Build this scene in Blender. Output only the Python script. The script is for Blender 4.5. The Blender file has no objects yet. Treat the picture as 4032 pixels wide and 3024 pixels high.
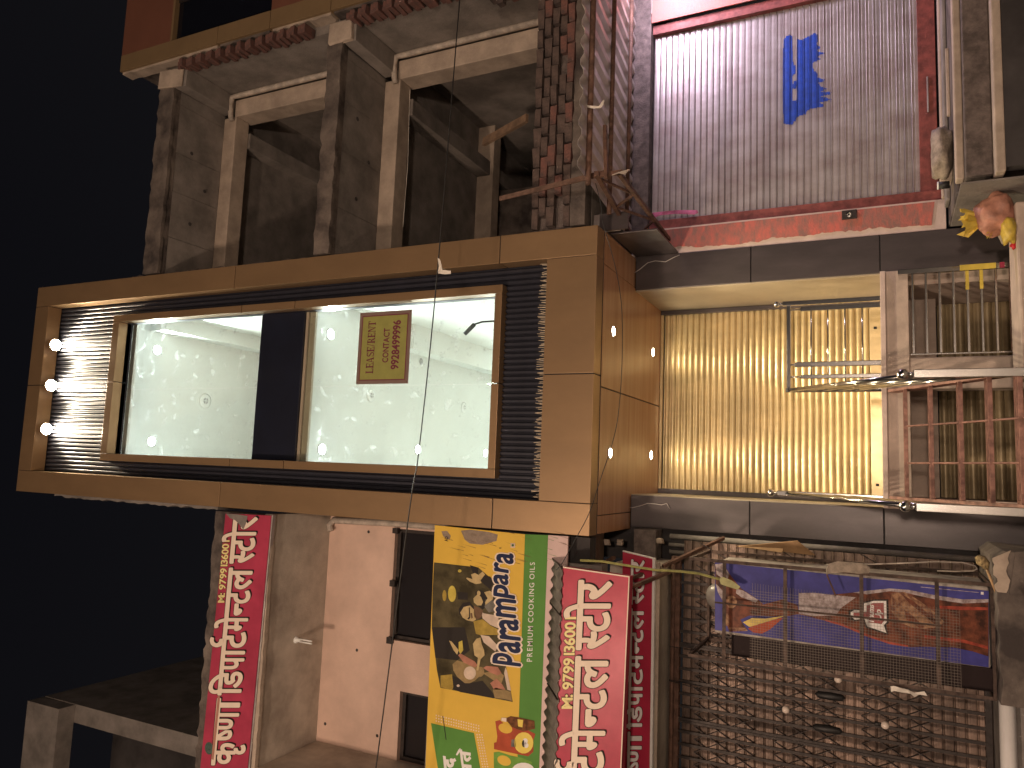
import bpy, bmesh, math, random
from mathutils import Vector, Matrix
from mathutils.geometry import tessellate_polygon
random.seed(7)
SC = bpy.context.scene
COL = SC.collection
rad = math.radians

# ------------------------------------------------------------------ camera
# portrait phone photograph stored on its side: the camera is rolled by a quarter turn
CF = 2986.72
CC = Vector((0.65185, -7.42442, -0.03145))
CR = Vector((0.9930134, -0.11717467, -0.01394565))
CU = Vector((-0.0393202, -0.43999823, 0.89713738))
CW = Vector((0.11125784, 0.8903211, 0.44153147))
cd = bpy.data.cameras.new('camera'); cam = bpy.data.objects.new('camera', cd); COL.objects.link(cam)
cd.sensor_fit = 'HORIZONTAL'; cd.sensor_width = 36.0; cd.lens = 36.0 * CF / 4032.0
cd.clip_start = 0.05; cd.clip_end = 500
M = Matrix.Identity(4)
for i in range(3):
    M[i][0] = -CU[i]; M[i][1] = CR[i]; M[i][2] = -CW[i]; M[i][3] = CC[i]
cam.matrix_world = M
SC.camera = cam

# ------------------------------------------------------------------ world: night sky over a lit town
wd = bpy.data.worlds.new('World'); SC.world = wd; wd.use_nodes = True
wn = wd.node_tree.nodes; wl = wd.node_tree.links
bgn = wn['Background']
sky = wn.new('ShaderNodeTexSky'); sky.sky_type = 'NISHITA'; sky.sun_disc = False
SUN_EL = rad(13.5); SUN_AZ = rad(200)
sky.sun_elevation = SUN_EL; sky.sun_rotation = SUN_AZ
tcw = wn.new('ShaderNodeTexCoord'); sepw = wn.new('ShaderNodeSeparateXYZ'); wl.new(tcw.outputs['Generated'], sepw.inputs[0])
rpw = wn.new('ShaderNodeValToRGB'); wl.new(sepw.outputs['Z'], rpw.inputs[0])      # night air: paler town glow low down, near black overhead
rpw.color_ramp.elements[0].position = 0.0; rpw.color_ramp.elements[0].color = (1.9, 1.75, 1.75, 1)
rpw.color_ramp.elements[1].position = 0.95; rpw.color_ramp.elements[1].color = (0.42, 0.42, 0.62, 1)
mixn = wn.new('ShaderNodeMix'); mixn.data_type = 'RGBA'
mixn.inputs[0].default_value = 0.985
wl.new(sky.outputs[0], mixn.inputs[6]); wl.new(rpw.outputs[0], mixn.inputs[7])
wl.new(mixn.outputs[2], bgn.inputs[0]); bgn.inputs[1].default_value = 0.006

# the general glow of the lit street behind the camera: one weak, warm, low sun lamp
sd = bpy.data.lights.new('street_light_sun', 'SUN'); so = bpy.data.objects.new('street_light_sun', sd); COL.objects.link(so)
sd.energy = 0.22; sd.angle = rad(25); sd.color = (1.0, 0.74, 0.56)
dirv = Vector((0.27, 1.0, 0)).normalized() * math.cos(SUN_EL) + Vector((0, 0, -math.sin(SUN_EL)))
so.rotation_euler = dirv.to_track_quat('-Z', 'Y').to_euler()
so.location = (-4, -12, 6)

SC.view_settings.view_transform = 'Standard'; SC.view_settings.look = 'None'
SC.view_settings.exposure = 0.25; SC.view_settings.gamma = 1.0
SC.cycles.use_denoising = True
SC.cycles.max_bounces = 8; SC.cycles.diffuse_bounces = 4; SC.cycles.glossy_bounces = 4
SC.cycles.transparent_max_bounces = 12; SC.cycles.sample_clamp_indirect = 8.0
SC.cycles.caustics_reflective = False; SC.cycles.caustics_refractive = False

# ------------------------------------------------------------------ photo pixel -> place
def ray(x, y):
    return CW + CR * ((1512 - y) / CF) - CU * ((x - 2016) / CF)
def at(x, y, X=None, Y=None, Z=None):
    d = ray(x, y)
    t = (X - CC.x) / d.x if X is not None else (Y - CC.y) / d.y if Y is not None else (Z - CC.z) / d.z
    return CC + d * t

# ------------------------------------------------------------------ glyph outlines (built-in font), made before anything else
GL = {}
def glyph(ch, off=0.0):
    k = (ch, off)
    if k in GL: return GL[k]
    cu = bpy.data.curves.new('g', 'FONT'); cu.body = ch; cu.offset = off; cu.resolution_u = 3
    o = bpy.data.objects.new('g', cu); COL.objects.link(o)
    bpy.context.view_layer.update()
    me = bpy.data.meshes.new_from_object(o.evaluated_get(bpy.context.evaluated_depsgraph_get()))
    vs = [(v.co.x, v.co.y) for v in me.vertices]; fs = [tuple(p.vertices) for p in me.polygons]
    bpy.data.objects.remove(o); bpy.data.curves.remove(cu); bpy.data.meshes.remove(me)
    GL[k] = (vs, fs); return GL[k]
def bold(g, r, n=8):
    """thicker letter: copies of the outline stamped round a small circle; the third value keeps them apart in depth"""
    vs = []; fs = []
    for k in range(n + 1):
        a = 2 * math.pi * k / n; dx, dy = (0, 0) if k == n else (r * math.cos(a), r * math.sin(a)); b = len(vs)
        vs += [(v[0] + dx, v[1] + dy, k * .00006) for v in g[0]]; fs += [tuple(i + b for i in f) for f in g[1]]
    return vs, fs
def clipx(g, xm):
    bm = bmesh.new(); vv = [bm.verts.new((x, y, 0)) for x, y in g[0]]
    for f in g[1]:
        try: bm.faces.new([vv[i] for i in f])
        except ValueError: pass
    bmesh.ops.bisect_plane(bm, geom=bm.verts[:] + bm.edges[:] + bm.faces[:], plane_co=(xm, 0, 0), plane_no=(1, 0, 0), clear_outer=True)
    bm.verts.index_update()
    r = ([(v.co.x, v.co.y) for v in bm.verts], [tuple(v.index for v in f.verts) for f in bm.faces])
    bm.free(); return r
def arc_stroke(cx, cy, rx, ry, a0, a1, w0, w1, n=10):
    vs = []; fs = []
    for i in range(n + 1):
        t = i / n; a = rad(a0 + (a1 - a0) * t); w = (w0 + (w1 - w0) * t) / 2
        c, s = math.cos(a), math.sin(a)
        vs += [(cx + (rx - w) * c, cy + (ry - w) * s), (cx + (rx + w) * c, cy + (ry + w) * s)]
        if i: fs.append((2 * i - 2, 2 * i - 1, 2 * i + 1, 2 * i))
    return vs, fs
def text_width(s, off=0.0, gap=0.06):
    return sum(0.3 if c == ' ' else max(x for x, y in glyph(c, off)[0]) + gap for c in s)
def latin(s, off=0.0, gap=0.06, ref=0.0):
    vs = []; fs = []; pen = 0.0
    for c in s:
        if c == ' ': pen += 0.3; continue
        g = glyph(c, off); b = len(vs)
        w = max(v[0] for v in glyph(c, ref)[0])
        vs += [(x + pen, y) for x, y in g[0]]; fs += [tuple(i + b for i in f) for f in g[1]]
        pen += w + gap
    return vs, fs
def hindi(word, off):
    """word: list of (char, mode): '' plain, 'h' half form, 'm' mark on the letter before, 'r' reph hook, 'i' short-i sign"""
    vs = []; fs = []; pen = 0.0
    def put(g, dx):
        b = len(vs); vs.extend((x + dx, y) for x, y in g[0]); fs.extend(tuple(i + b for i in f) for f in g[1])
    for c, m in word:
        if c == ' ': pen += 0.30; continue
        if m == 'r':
            put(arc_stroke(pen - 0.30, 0.80, 0.17, 0.15, 60, 270, 0.055, 0.10), 0); continue
        g = glyph(c, off); w = max(x for x, y in glyph(c, 0.0)[0])
        if m == 'h':
            put(clipx(g, w - 0.215), pen); pen += w - 0.235
        elif m == 'm': put(g, pen)
        elif m == 'i': put(g, pen); pen += 0.273
        else: put(g, pen); pen += w
    return vs, fs
# letter, mode, start and end of its place on the line (0..1)
LINE = [('\u0915', '', 3011, 2924), ('\u0943', 'm', 2940, 0), ('\u0937', 'h', 2924, 2882), ('\u0923', '', 2882, 2805), ('\u093e', '', 2805, 2757),
        ('\u093f', 'i', 2742, 2716), ('\u0921', '', 2716, 2648), ('\u092a', '', 2648, 2592), ('\u093e', '', 2592, 2562), ('\u091f', '', 2562, 2494), ('\u0930', 'r', 2494, 0),
        ('\u092e', '', 2494, 2434), ('\u0947', 'm', 2434, 0), ('\u0928', 'h', 2434, 2386), ('\u091f', '', 2386, 2330), ('\u0932', '', 2330, 2243),
        ('\u0938', 'h', 2222, 2176), ('\u091f', '', 2176, 2118), ('\u094b', 'o', 2118, 2088), ('\u0930', '', 2088, 2034)]
def hindi_line(off):
    vs = []; fs = []; U = lambda y: (3011 - y) / 977.0; K = 112 / 977.0
    def put(g, f):
        b = len(vs); vs.extend((f(x), y) for x, y in g[0]); fs.extend(tuple(i + b for i in q) for q in g[1])
    for c, m, y0, y1 in LINE:
        u0, u1 = U(y0), U(y1)
        if m == 'r': put(arc_stroke(-0.30, 0.80, 0.19, 0.15, 70, 275, 0.06, 0.12), lambda x: u0 + x * K); continue
        g = glyph(c, off); w = max(x for x, y in glyph(c, 0.0)[0])
        if m == 'm': put(g, lambda x: u0 + x * K)
        elif m == 'i': put(g, lambda x: u0 + x * K)
        elif m == 'o': put(g, lambda x: u0 + x * (u1 - u0) / .273 if x > 0 else u0 + x * K)
        elif m == 'h':
            wc = w - .215; put(clipx(g, wc), lambda x: u0 + x * (u1 - u0) / wc)
        else: put(g, lambda x: u0 + x * (u1 - u0) / w)
    return vs, fs
HW = hindi_line(0.0)
def hbold(r):
    vs = []; fs = []
    for k in range(9):
        a = math.pi * k / 4; dx, dy = (0, 0) if k == 8 else (r * .115 * math.cos(a), r * math.sin(a)); b = len(vs)
        vs += [(v[0] + dx, v[1] + dy, k * .00006) for v in HW[0]]; fs += [tuple(i + b for i in f) for f in HW[1]]
    return vs, fs
HWB = hbold(.026); HWO = hbold(.042)
PHONE = latin('M: 9799136001', 0.03, 0.03)
PHONE_B = latin('M: 9799136001', 0.065, 0.03)
_lease_contact = latin('CONTACT', 0.022, 0.06)
_lease_num = latin('9928499996', 0.03, 0.04)
_prem = latin('PREMIUM COOKING OILS', 0.006, 0.16)
LOGO = [(c, bold(glyph(c), .028), bold(glyph(c), .075), max(x for x, y in glyph(c, 0.0)[0])) for c in 'parampara']
_adt = latin('AD', 0.03, 0.04)
_ada = glyph('\u0924', 0.05); _adm = glyph('\u0947', 0.05); _ads = glyph('\u0938', 0.05); _add = glyph('\u0926', 0.05)
TUP = latin('Thums', 0.03, 0.03), latin('Up', 0.03, 0.03)
REGM = latin('R', 0.02)

# ------------------------------------------------------------------ materials
MT = {}
def mat(name, col, rough=0.6, metal=0.0, var=0.12, scale=6.0, bump=0.0, bscale=60.0, spec=0.5, col2=None, stretch=None, det=6.0, coat=0.0, world=False, orand=0.0):
    if name in MT: return MT[name]
    m = bpy.data.materials.new(name); m.use_nodes = True; nt = m.node_tree; n = nt.nodes; l = nt.links
    b = n['Principled BSDF']; b.inputs['Roughness'].default_value = rough; b.inputs['Metallic'].default_value = metal
    b.inputs['Specular IOR Level'].default_value = spec
    if coat: b.inputs['Coat Weight'].default_value = coat
    tc = n.new('ShaderNodeTexCoord'); mp = n.new('ShaderNodeMapping'); l.new(n.new('ShaderNodeNewGeometry').outputs['Position'] if world else tc.outputs['Object'], mp.inputs['Vector'])
    if stretch: mp.inputs['Scale'].default_value = stretch
    if var or col2:
        nz = n.new('ShaderNodeTexNoise'); nz.inputs['Scale'].default_value = scale; nz.inputs['Detail'].default_value = det
        nz.inputs['Roughness'].default_value = 0.62
        l.new(mp.outputs[0], nz.inputs['Vector'])
        rp = n.new('ShaderNodeValToRGB'); l.new(nz.outputs['Fac'], rp.inputs[0])
        c2 = col2 or tuple(c * (1 - 2.2 * var) for c in col)
        c1 = col if col2 else tuple(min(1, c * (1 + 1.3 * var)) for c in col)
        rp.color_ramp.elements[0].position = 0.36; rp.color_ramp.elements[1].position = 0.66
        rp.color_ramp.elements[0].color = (*c2, 1); rp.color_ramp.elements[1].color = (*c1, 1)
        if orand:
            oi = n.new('ShaderNodeObjectInfo'); om = n.new('ShaderNodeMapRange'); l.new(oi.outputs['Random'], om.inputs[0]); om.inputs[3].default_value = 1 - orand; om.inputs[4].default_value = 1 + orand
            hv = n.new('ShaderNodeHueSaturation'); l.new(rp.outputs[0], hv.inputs['Color']); l.new(om.outputs[0], hv.inputs['Value']); l.new(hv.outputs[0], b.inputs['Base Color'])
        else: l.new(rp.outputs[0], b.inputs['Base Color'])
        mr = n.new('ShaderNodeMapRange'); l.new(nz.outputs['Fac'], mr.inputs[0])
        mr.inputs[3].default_value = min(1, rough * 1.2); mr.inputs[4].default_value = rough * 0.8
        l.new(mr.outputs[0], b.inputs['Roughness'])
    else:
        b.inputs['Base Color'].default_value = (*col, 1)
    if bump:
        nb = n.new('ShaderNodeTexNoise'); nb.inputs['Scale'].default_value = bscale; nb.inputs['Detail'].default_value = 8
        l.new(mp.outputs[0], nb.inputs['Vector'])
        bn = n.new('ShaderNodeBump'); bn.inputs['Strength'].default_value = bump; bn.inputs['Distance'].default_value = 0.01
        l.new(nb.outputs['Fac'], bn.inputs['Height']); l.new(bn.outputs[0], b.inputs['Normal'])
    MT[name] = m; return m
def emis(name, col, strength):
    if name in MT: return MT[name]
    m = bpy.data.materials.new(name); m.use_nodes = True; b = m.node_tree.nodes['Principled BSDF']
    b.inputs['Base Color'].default_value = (0.8, 0.8, 0.8, 1)
    b.inputs['Emission Color'].default_value = (*col, 1); b.inputs['Emission Strength'].default_value = strength
    MT[name] = m; return m
def glass(name, tint=(0.93, 0.97, 0.95), refl=0.07, dirt=0.0):
    m = bpy.data.materials.new(name); m.use_nodes = True; n = m.node_tree.nodes; l = m.node_tree.links
    for x in list(n): n.remove(x)
    out = n.new('ShaderNodeOutputMaterial'); tr = n.new('ShaderNodeBsdfTransparent'); tr.inputs[0].default_value = (*tint, 1)
    gl = n.new('ShaderNodeBsdfGlossy'); gl.inputs['Roughness'].default_value = 0.03
    lw = n.new('ShaderNodeLayerWeight'); lw.inputs[0].default_value = 0.5
    pw = n.new('ShaderNodeMath'); pw.operation = 'POWER'; pw.inputs[1].default_value = 4.0; l.new(lw.outputs['Facing'], pw.inputs[0])
    fr = n.new('ShaderNodeMath'); fr.operation = 'MULTIPLY_ADD'; fr.inputs[1].default_value = 0.6; fr.inputs[2].default_value = 0.035; l.new(pw.outputs[0], fr.inputs[0])
    mx = n.new('ShaderNodeMixShader'); l.new(fr.outputs[0], mx.inputs[0]); l.new(tr.outputs[0], mx.inputs[1]); l.new(gl.outputs[0], mx.inputs[2])
    last = mx
    if dirt:
        df = n.new('ShaderNodeBsdfDiffuse'); df.inputs[0].default_value = (0.8, 0.85, 0.85, 1)
        tl = n.new('ShaderNodeBsdfTranslucent'); tl.inputs[0].default_value = (0.85, 0.9, 0.9, 1)
        ad = n.new('ShaderNodeMixShader'); ad.inputs[0].default_value = 0.7; l.new(df.outputs[0], ad.inputs[1]); l.new(tl.outputs[0], ad.inputs[2])
        tc = n.new('ShaderNodeTexCoord'); nz = n.new('ShaderNodeTexNoise'); nz.inputs['Scale'].default_value = 5.5; nz.inputs['Detail'].default_value = 10; nz.inputs['Roughness'].default_value = 0.72
        l.new(tc.outputs['Object'], nz.inputs['Vector'])
        rp = n.new('ShaderNodeValToRGB'); rp.color_ramp.elements[0].position = 0.56; rp.color_ramp.elements[1].position = 0.74
        rp.color_ramp.elements[0].color = (0.02, 0.02, 0.02, 1); rp.color_ramp.elements[1].color = (dirt, dirt, dirt, 1)
        l.new(nz.outputs['Fac'], rp.inputs[0])
        m2 = n.new('ShaderNodeMixShader'); l.new(rp.outputs[0], m2.inputs[0]); l.new(mx.outputs[0], m2.inputs[1]); l.new(ad.outputs[0], m2.inputs[2]); last = m2
    l.new(last.outputs[0], out.inputs[0]); MT[name] = m; return m
def striped(name, c1, c2, scale, rough, axis='Z', dist=4.0, metal=0.0, spec=0.5):
    """wood-like streaks: noise stretched along one axis"""
    m = bpy.data.materials.new(name); m.use_nodes = True; n = m.node_tree.nodes; l = m.node_tree.links; b = n['Principled BSDF']
    b.inputs['Roughness'].default_value = rough; b.inputs['Metallic'].default_value = metal; b.inputs['Specular IOR Level'].default_value = spec
    tc = n.new('ShaderNodeTexCoord'); mp = n.new('ShaderNodeMapping'); l.new(tc.outputs['Object'], mp.inputs[0])
    mp.inputs['Scale'].default_value = {'X': (0.05, 1, 1), 'Y': (1, 0.05, 1), 'Z': (1, 1, 0.05)}[axis]
    nz = n.new('ShaderNodeTexNoise'); nz.inputs['Scale'].default_value = scale; nz.inputs['Detail'].default_value = 8; nz.inputs['Roughness'].default_value = 0.7
    l.new(mp.outputs[0], nz.inputs['Vector'])
    rp = n.new('ShaderNodeValToRGB'); rp.color_ramp.elements[0].position = 0.3; rp.color_ramp.elements[1].position = 0.7
    rp.color_ramp.elements[0].color = (*c1, 1); rp.color_ramp.elements[1].color = (*c2, 1)
    l.new(nz.outputs['Fac'], rp.inputs[0]); l.new(rp.outputs[0], b.inputs['Base Color']); MT[name] = m; return m

GOLD = mat('gold_cladding', (0.34, 0.22, 0.118), 0.37, 0.45, 0.055, 1.3, spec=0.5, world=True, orand=.06, stretch=(1.6, 1.6, .8))
GOLD2 = mat('dull_gold_cladding', (0.25, 0.17, 0.09), 0.45, 0.2, 0.05, 1.5)
REDC = mat('red_cladding', (0.19, 0.08, 0.052), 0.45, 0.1, 0.05, 1.5)
JOINT = mat('black_joint', (0.01, 0.009, 0.01), 0.7, var=0)
RIB = mat('charcoal_rib', (0.030, 0.032, 0.046), 0.45, 0.2, 0.1, 4)
DARKP = mat('dark_bronze_panel', (0.078, 0.066, 0.068), 0.32, 0.3, 0.12, 2.0, world=True, orand=.06, stretch=(2, 2, .6))
NAVY = mat('dark_spandrel', (0.012, 0.015, 0.03), 0.4, 0.1, 0.1, 2)
WOODS = striped('wood_grain_soffit', (0.36, 0.18, 0.095), (0.54, 0.32, 0.185), 7, 0.27, 'X')
BEIGE = mat('beige_reveal', (0.42, 0.36, 0.27), 0.35, 0.1, 0.05, 2)
WHITEW = mat('white_room_paint', (0.75, 0.77, 0.74), 0.7, 0, 0.02, 1)
CONC = mat('bare_concrete', (0.235, 0.21, 0.19), 0.9, 0, 0.16, 2.2, 0.6, 40)
CONCD = mat('stained_concrete', (0.20, 0.165, 0.14), 0.92, 0, 0.2, 2.4, 0.9, 28, col2=(0.045, 0.036, 0.034))
CONCL = mat('pale_concrete', (0.44, 0.36, 0.29), 0.9, 0, 0.12, 3, 0.5, 50)
BRICK = mat('weathered_brick', (0.20, 0.088, 0.07), 0.95, 0, 0.15, 8, 1.0, 40, col2=(0.09, 0.06, 0.055))
BRICK2 = mat('dusty_brick', (0.125, 0.088, 0.075), 0.95, 0, 0.15, 5, 1.0, 40, col2=(0.035, 0.027, 0.026))
MORT = mat('mortar', (0.13, 0.105, 0.095), 0.95, 0, 0.2, 10, 0.8, 50)
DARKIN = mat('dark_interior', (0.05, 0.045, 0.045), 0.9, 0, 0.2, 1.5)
PVC = mat('old_plastic_pipe', (0.46, 0.40, 0.34), 0.6, 0, 0.15, 9)
STEELZ = mat('galvanised_steel', (0.50, 0.475, 0.47), 0.42, 0.5, 0.10, 3.2, 0.35, 9, col2=(0.35, 0.30, 0.29), stretch=(1.3, 1, .8), world=True, orand=.10)
CHROME = mat('polished_steel', (0.60, 0.59, 0.57), 0.17, 1.0, 0.05, 4)
RUST = mat('rusty_iron', (0.155, 0.085, 0.06), 0.7, 0.3, 0.2, 12, 0.3, 60)
RUSTD = mat('dark_iron', (0.040, 0.031, 0.028), 0.55, 0.4, 0.2, 12, 0.2, 60)
STEPI = mat('red_oxide_step_iron', (0.30, 0.155, 0.12), 0.6, 0.2, 0.2, 12, 0.3, 60)
CAGE = mat('dark_rusty_angle', (0.085, 0.055, 0.043), 0.7, 0.3, 0.25, 12, 0.3, 60)
REDOX = mat('red_oxide_paint', (0.21, 0.055, 0.045), 0.65, 0.1, 0.2, 9, 0.3, 40)
REDPK = mat('peeling_pink_paint', (0.52, 0.13, 0.10), 0.8, 0, 0.2, 7, 0.5, 40, col2=(0.24, 0.13, 0.11), stretch=(1, 1, 2.5))
PLAST = mat('pale_plaster', (0.58, 0.47, 0.42), 0.85, 0, 0.06, 5, 0.3, 60)
PINKW = mat('pink_plaster', (0.63, 0.455, 0.37), 0.85, 0, 0.07, 1.4, 0.25, 70)
GREYSOF = mat('grey_plaster', (0.62, 0.56, 0.48), 0.88, 0, 0.14, 1.6, 0.3, 50, col2=(0.34, 0.295, 0.25))
GOLDSH = mat('cream_shutter_steel', (0.70, 0.56, 0.31), 0.32, 0.45, 0.09, 3, 0.12, 8, stretch=(1, 1, .7), world=True, orand=.05)
PINKSH = mat('brown_shutter_steel', (0.23, 0.16, 0.125), 0.5, 0.3, 0.25, 4, 0.2, 40, world=True, orand=.15)
OLIVESH = mat('olive_shutter_steel', (0.40, 0.32, 0.19), 0.45, 0.3, 0.12, 4)
BEIGEW = mat('beige_plinth', (0.52, 0.42, 0.35), 0.8, 0, 0.10, 3, 0.3, 50)
BLK = mat('black_rubber', (0.015, 0.014, 0.014), 0.55, var=0)
CREAM = mat('cream_print', (0.80, 0.68, 0.56), 0.55, var=0.02, spec=0.12)
WHITEP = mat('white_print', (0.80, 0.78, 0.76), 0.55, var=0.02, spec=0.12)
YELLP = mat('yellow_print', (0.78, 0.62, 0.13), 0.55, var=0.03, spec=0.12)
BLKP = mat('black_print', (0.02, 0.012, 0.012), 0.6, var=0, spec=0.12)
REDS = mat('red_sign_vinyl', (0.42, 0.05, 0.095), 0.5, 0, 0.10, 1.6, .25, 3, spec=0.15)
REDS2 = mat('crimson_sign_vinyl', (0.45, 0.03, 0.07), 0.35, 0, 0.10, 1.6, .2, 3, spec=0.2)
SHEETC = mat('grey_cement_sheet', (0.155, 0.14, 0.12), 0.9, 0, 0.2, 5, 0.5, 40)
AWNS = mat('bare_metal_sheet', (0.60, 0.56, 0.52), 0.5, 0.25, 0.08, 3)
PAPER = mat('white_paper', (0.75, 0.70, 0.62), 0.8, var=0.06)
ASPH = mat('street_asphalt', (0.26, 0.235, 0.205), 0.95, 0, 0.2, 2, 0.5, 60)

# ------------------------------------------------------------------ mesh helpers
class MB:
    def __init__(s): s.v = []; s.f = []
    def face(s, pts):
        b = len(s.v); s.v += [tuple(p) for p in pts]; s.f.append(tuple(range(b, b + len(pts)))); return s
    def box(s, x0, x1, y0, y1, z0, z1, j=0.0):
        b = len(s.v); r = lambda: random.uniform(-j, j) if j else 0.0
        for z in (z0, z1):
            for (x, y) in ((x0, y0), (x1, y0), (x1, y1), (x0, y1)): s.v.append((x + r(), y + r(), z + r()))
        for f in ((0, 3, 2, 1), (4, 5, 6, 7), (0, 1, 5, 4), (1, 2, 6, 5), (2, 3, 7, 6), (3, 0, 4, 7)): s.f.append(tuple(b + i for i in f))
        return s
    def bar(s, p, q, w, h, up=(0, 0, 1)):
        p = Vector(p); q = Vector(q); d = (q - p).normalized(); u = Vector(up)
        if abs(d.dot(u)) > 0.95: u = Vector((0, 1, 0))
        a = d.cross(u).normalized() * w / 2; c = a.cross(d).normalized() * h / 2; b = len(s.v)
        for e in (p, q):
            for k in (-a - c, a - c, a + c, -a + c): s.v.append(tuple(e + k))
        for f in ((0, 3, 2, 1), (4, 5, 6, 7), (0, 1, 5, 4), (1, 2, 6, 5), (2, 3, 7, 6), (3, 0, 4, 7)): s.f.append(tuple(b + i for i in f))
        return s
    def tube(s, pts, r, n=8, cap=True):
        pts = [Vector(p) for p in pts]; rings = []
        rr = r if isinstance(r, (list, tuple)) else [r] * len(pts)
        pa = None
        for i, p in enumerate(pts):
            d = (pts[min(i + 1, len(pts) - 1)] - pts[max(i - 1, 0)]).normalized()
            if pa is None:
                u = Vector((0, 0, 1)) if abs(d.z) < 0.9 else Vector((1, 0, 0)); pa = d.cross(u).normalized()
            else:
                pa = (pa - d * pa.dot(d)).normalized()
            c = d.cross(pa); b = len(s.v); rings.append(b)
            for k in range(n):
                t = 2 * math.pi * k / n; s.v.append(tuple(p + (pa * math.cos(t) + c * math.sin(t)) * rr[i]))
        for a, b in zip(rings, rings[1:]):
            for k in range(n): s.f.append((a + k, a + (k + 1) % n, b + (k + 1) % n, b + k))
        if cap: s.f.append(tuple(rings[0] + k for k in reversed(range(n)))); s.f.append(tuple(rings[-1] + k for k in range(n)))
        return s
    def lathe(s, c, prof, n=16, axis='Z'):
        c = Vector(c); rings = []
        for r, h in prof:
            rings.append(len(s.v))
            for k in range(n):
                t = 2 * math.pi * k / n; a, b = r * math.cos(t), r * math.sin(t)
                o = (a, b, h) if axis == 'Z' else (a, h, b) if axis == 'Y' else (h, a, b)
                s.v.append(tuple(c + Vector(o)))
        for a, b in zip(rings, rings[1:]):
            for k in range(n): s.f.append((a + k, a + (k + 1) % n, b + (k + 1) % n, b + k))
        s.f.append(tuple(rings[0] + k for k in reversed(range(n)))); s.f.append(tuple(rings[-1] + k for k in range(n)))
        return s
    def ball(s, c, r, n=14):
        return s.lathe(c, [(max(1e-4, r * math.sin(math.pi * i / 10)), -r * math.cos(math.pi * i / 10)) for i in range(11)], n)
    def prism(s, poly, y0, y1):
        """poly in (x, z), extruded along y"""
        tri = tessellate_polygon([[Vector((x, z, 0)) for x, z in poly]]); n = len(poly); b = len(s.v)
        s.v += [(x, y0, z) for x, z in poly] + [(x, y1, z) for x, z in poly]
        for t in tri: s.f.append(tuple(b + i for i in t)); s.f.append(tuple(b + n + i for i in reversed(t)))
        for i in range(n): k = (i + 1) % n; s.f.append((b + i, b + k, b + n + k, b + n + i))
        return s
    def flat(s, pts):
        """filled flat outline, 3-D points"""
        pts = [Vector(p) for p in pts]; b = len(s.v); s.v += [tuple(p) for p in pts]
        for t in tessellate_polygon([pts]): s.f.append(tuple(b + i for i in t))
        return s
    def glyphs(s, g, x0, x1, z0, hz, y, base=None, slope=0.0):
        """text outline g laid into the plane y: x0..x1 wide, one em unit = hz high"""
        gx0 = min(x for x, _ in g[0]); gx1 = max(x for x, _ in g[0]); k = (x1 - x0) / (gx1 - gx0); b = len(s.v)
        for x, z in g[0]: s.v.append((x0 + (x - gx0) * k, y, z0 + z * hz + slope * (x - gx0) * k))
        s.f += [tuple(b + i for i in f) for f in g[1]]; return s
def mesh_of(mb, m, smooth=False, fixn=True):
    me = bpy.data.meshes.new('m'); me.from_pydata(mb.v, [], mb.f)
    if fixn:
        bm = bmesh.new(); bm.from_mesh(me); bmesh.ops.recalc_face_normals(bm, faces=bm.faces[:]); bm.to_mesh(me); bm.free()
    if smooth:
        for p in me.polygons: p.use_smooth = True
    me.materials.append(m); me.update(); return me
def obj(name, mb, m, parent=None, smooth=False, bev=0.0, fixn=True):
    me = mb if isinstance(mb, bpy.types.Mesh) else mesh_of(mb, m, smooth, fixn)
    me.name = name
    o = bpy.data.objects.new(name, me); COL.objects.link(o)
    if parent is not None: o.parent = parent; o.matrix_parent_inverse = parent_inv(parent)
    if bev:
        md = o.modifiers.new('edge', 'BEVEL'); md.width = bev; md.segments = 2; md.limit_method = 'ANGLE'
    return o
def wmat(o):
    return o.matrix_basis.copy() if o.parent is None else wmat(o.parent) @ o.matrix_parent_inverse @ o.matrix_basis
def parent_inv(p): return wmat(p).inverted()
def tag(o, label, cat, group=None, kind=None):
    if label: o['label'] = label
    if cat: o['category'] = cat
    if group: o['group'] = group
    if kind: o['kind'] = kind
    return o
def thing(name, label, cat, loc=(0, 0, 0), group=None):
    o = bpy.data.objects.new(name, None); COL.objects.link(o); o.location = loc; o.empty_display_size = 0.2
    return tag(o, label, cat, group)
def structure(name, mb, m):
    o = obj(name, mb, m); o['kind'] = 'structure'; return o
def box(*a, **k): return MB().box(*a, **k)
def inst(name, me, loc, parent=None, rot=None, scale=None):
    o = bpy.data.objects.new(name, me); COL.objects.link(o); o.location = loc
    if rot: o.rotation_euler = rot
    if scale: o.scale = scale
    if parent is not None: o.parent = parent; o.matrix_parent_inverse = parent_inv(parent)
    return o
def spot(name, loc, energy, size, col, parent, blend=0.4, rad_=0.03, tgt=None):
    l = bpy.data.lights.new(name, 'SPOT'); l.energy = energy; l.spot_size = rad(size); l.spot_blend = blend; l.color = col; l.shadow_soft_size = rad_
    o = bpy.data.objects.new(name, l); COL.objects.link(o); o.location = loc
    d = Vector(tgt or (0, 0, -1)); o.rotation_euler = d.to_track_quat('-Z', 'Y').to_euler()
    if parent is not None: o.parent = parent; o.matrix_parent_inverse = parent_inv(parent)
    return o
def rough_edge(p, q, amp, n, seed=0):
    """points from p to q with a broken edge, offsets given along a normal in (x, z)"""
    r = random.Random(seed); out = []
    dx, dz = q[0] - p[0], q[1] - p[1]; L = math.hypot(dx, dz); nx, nz = -dz / L, dx / L
    for i in range(n + 1):
        t = i / n; a = 0 if i in (0, n) else r.uniform(-amp, amp); out.append((p[0] + dx * t + nx * a, p[1] + dz * t + nz * a))
    return out

# ================================================================== SETTING
structure('street', box(-40, 40, -40, -0.35, -1.95, -1.62), ASPH)
structure('ground', box(-40, 40, -0.34, 40, -2.6, -2.15), DARKIN)

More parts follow.
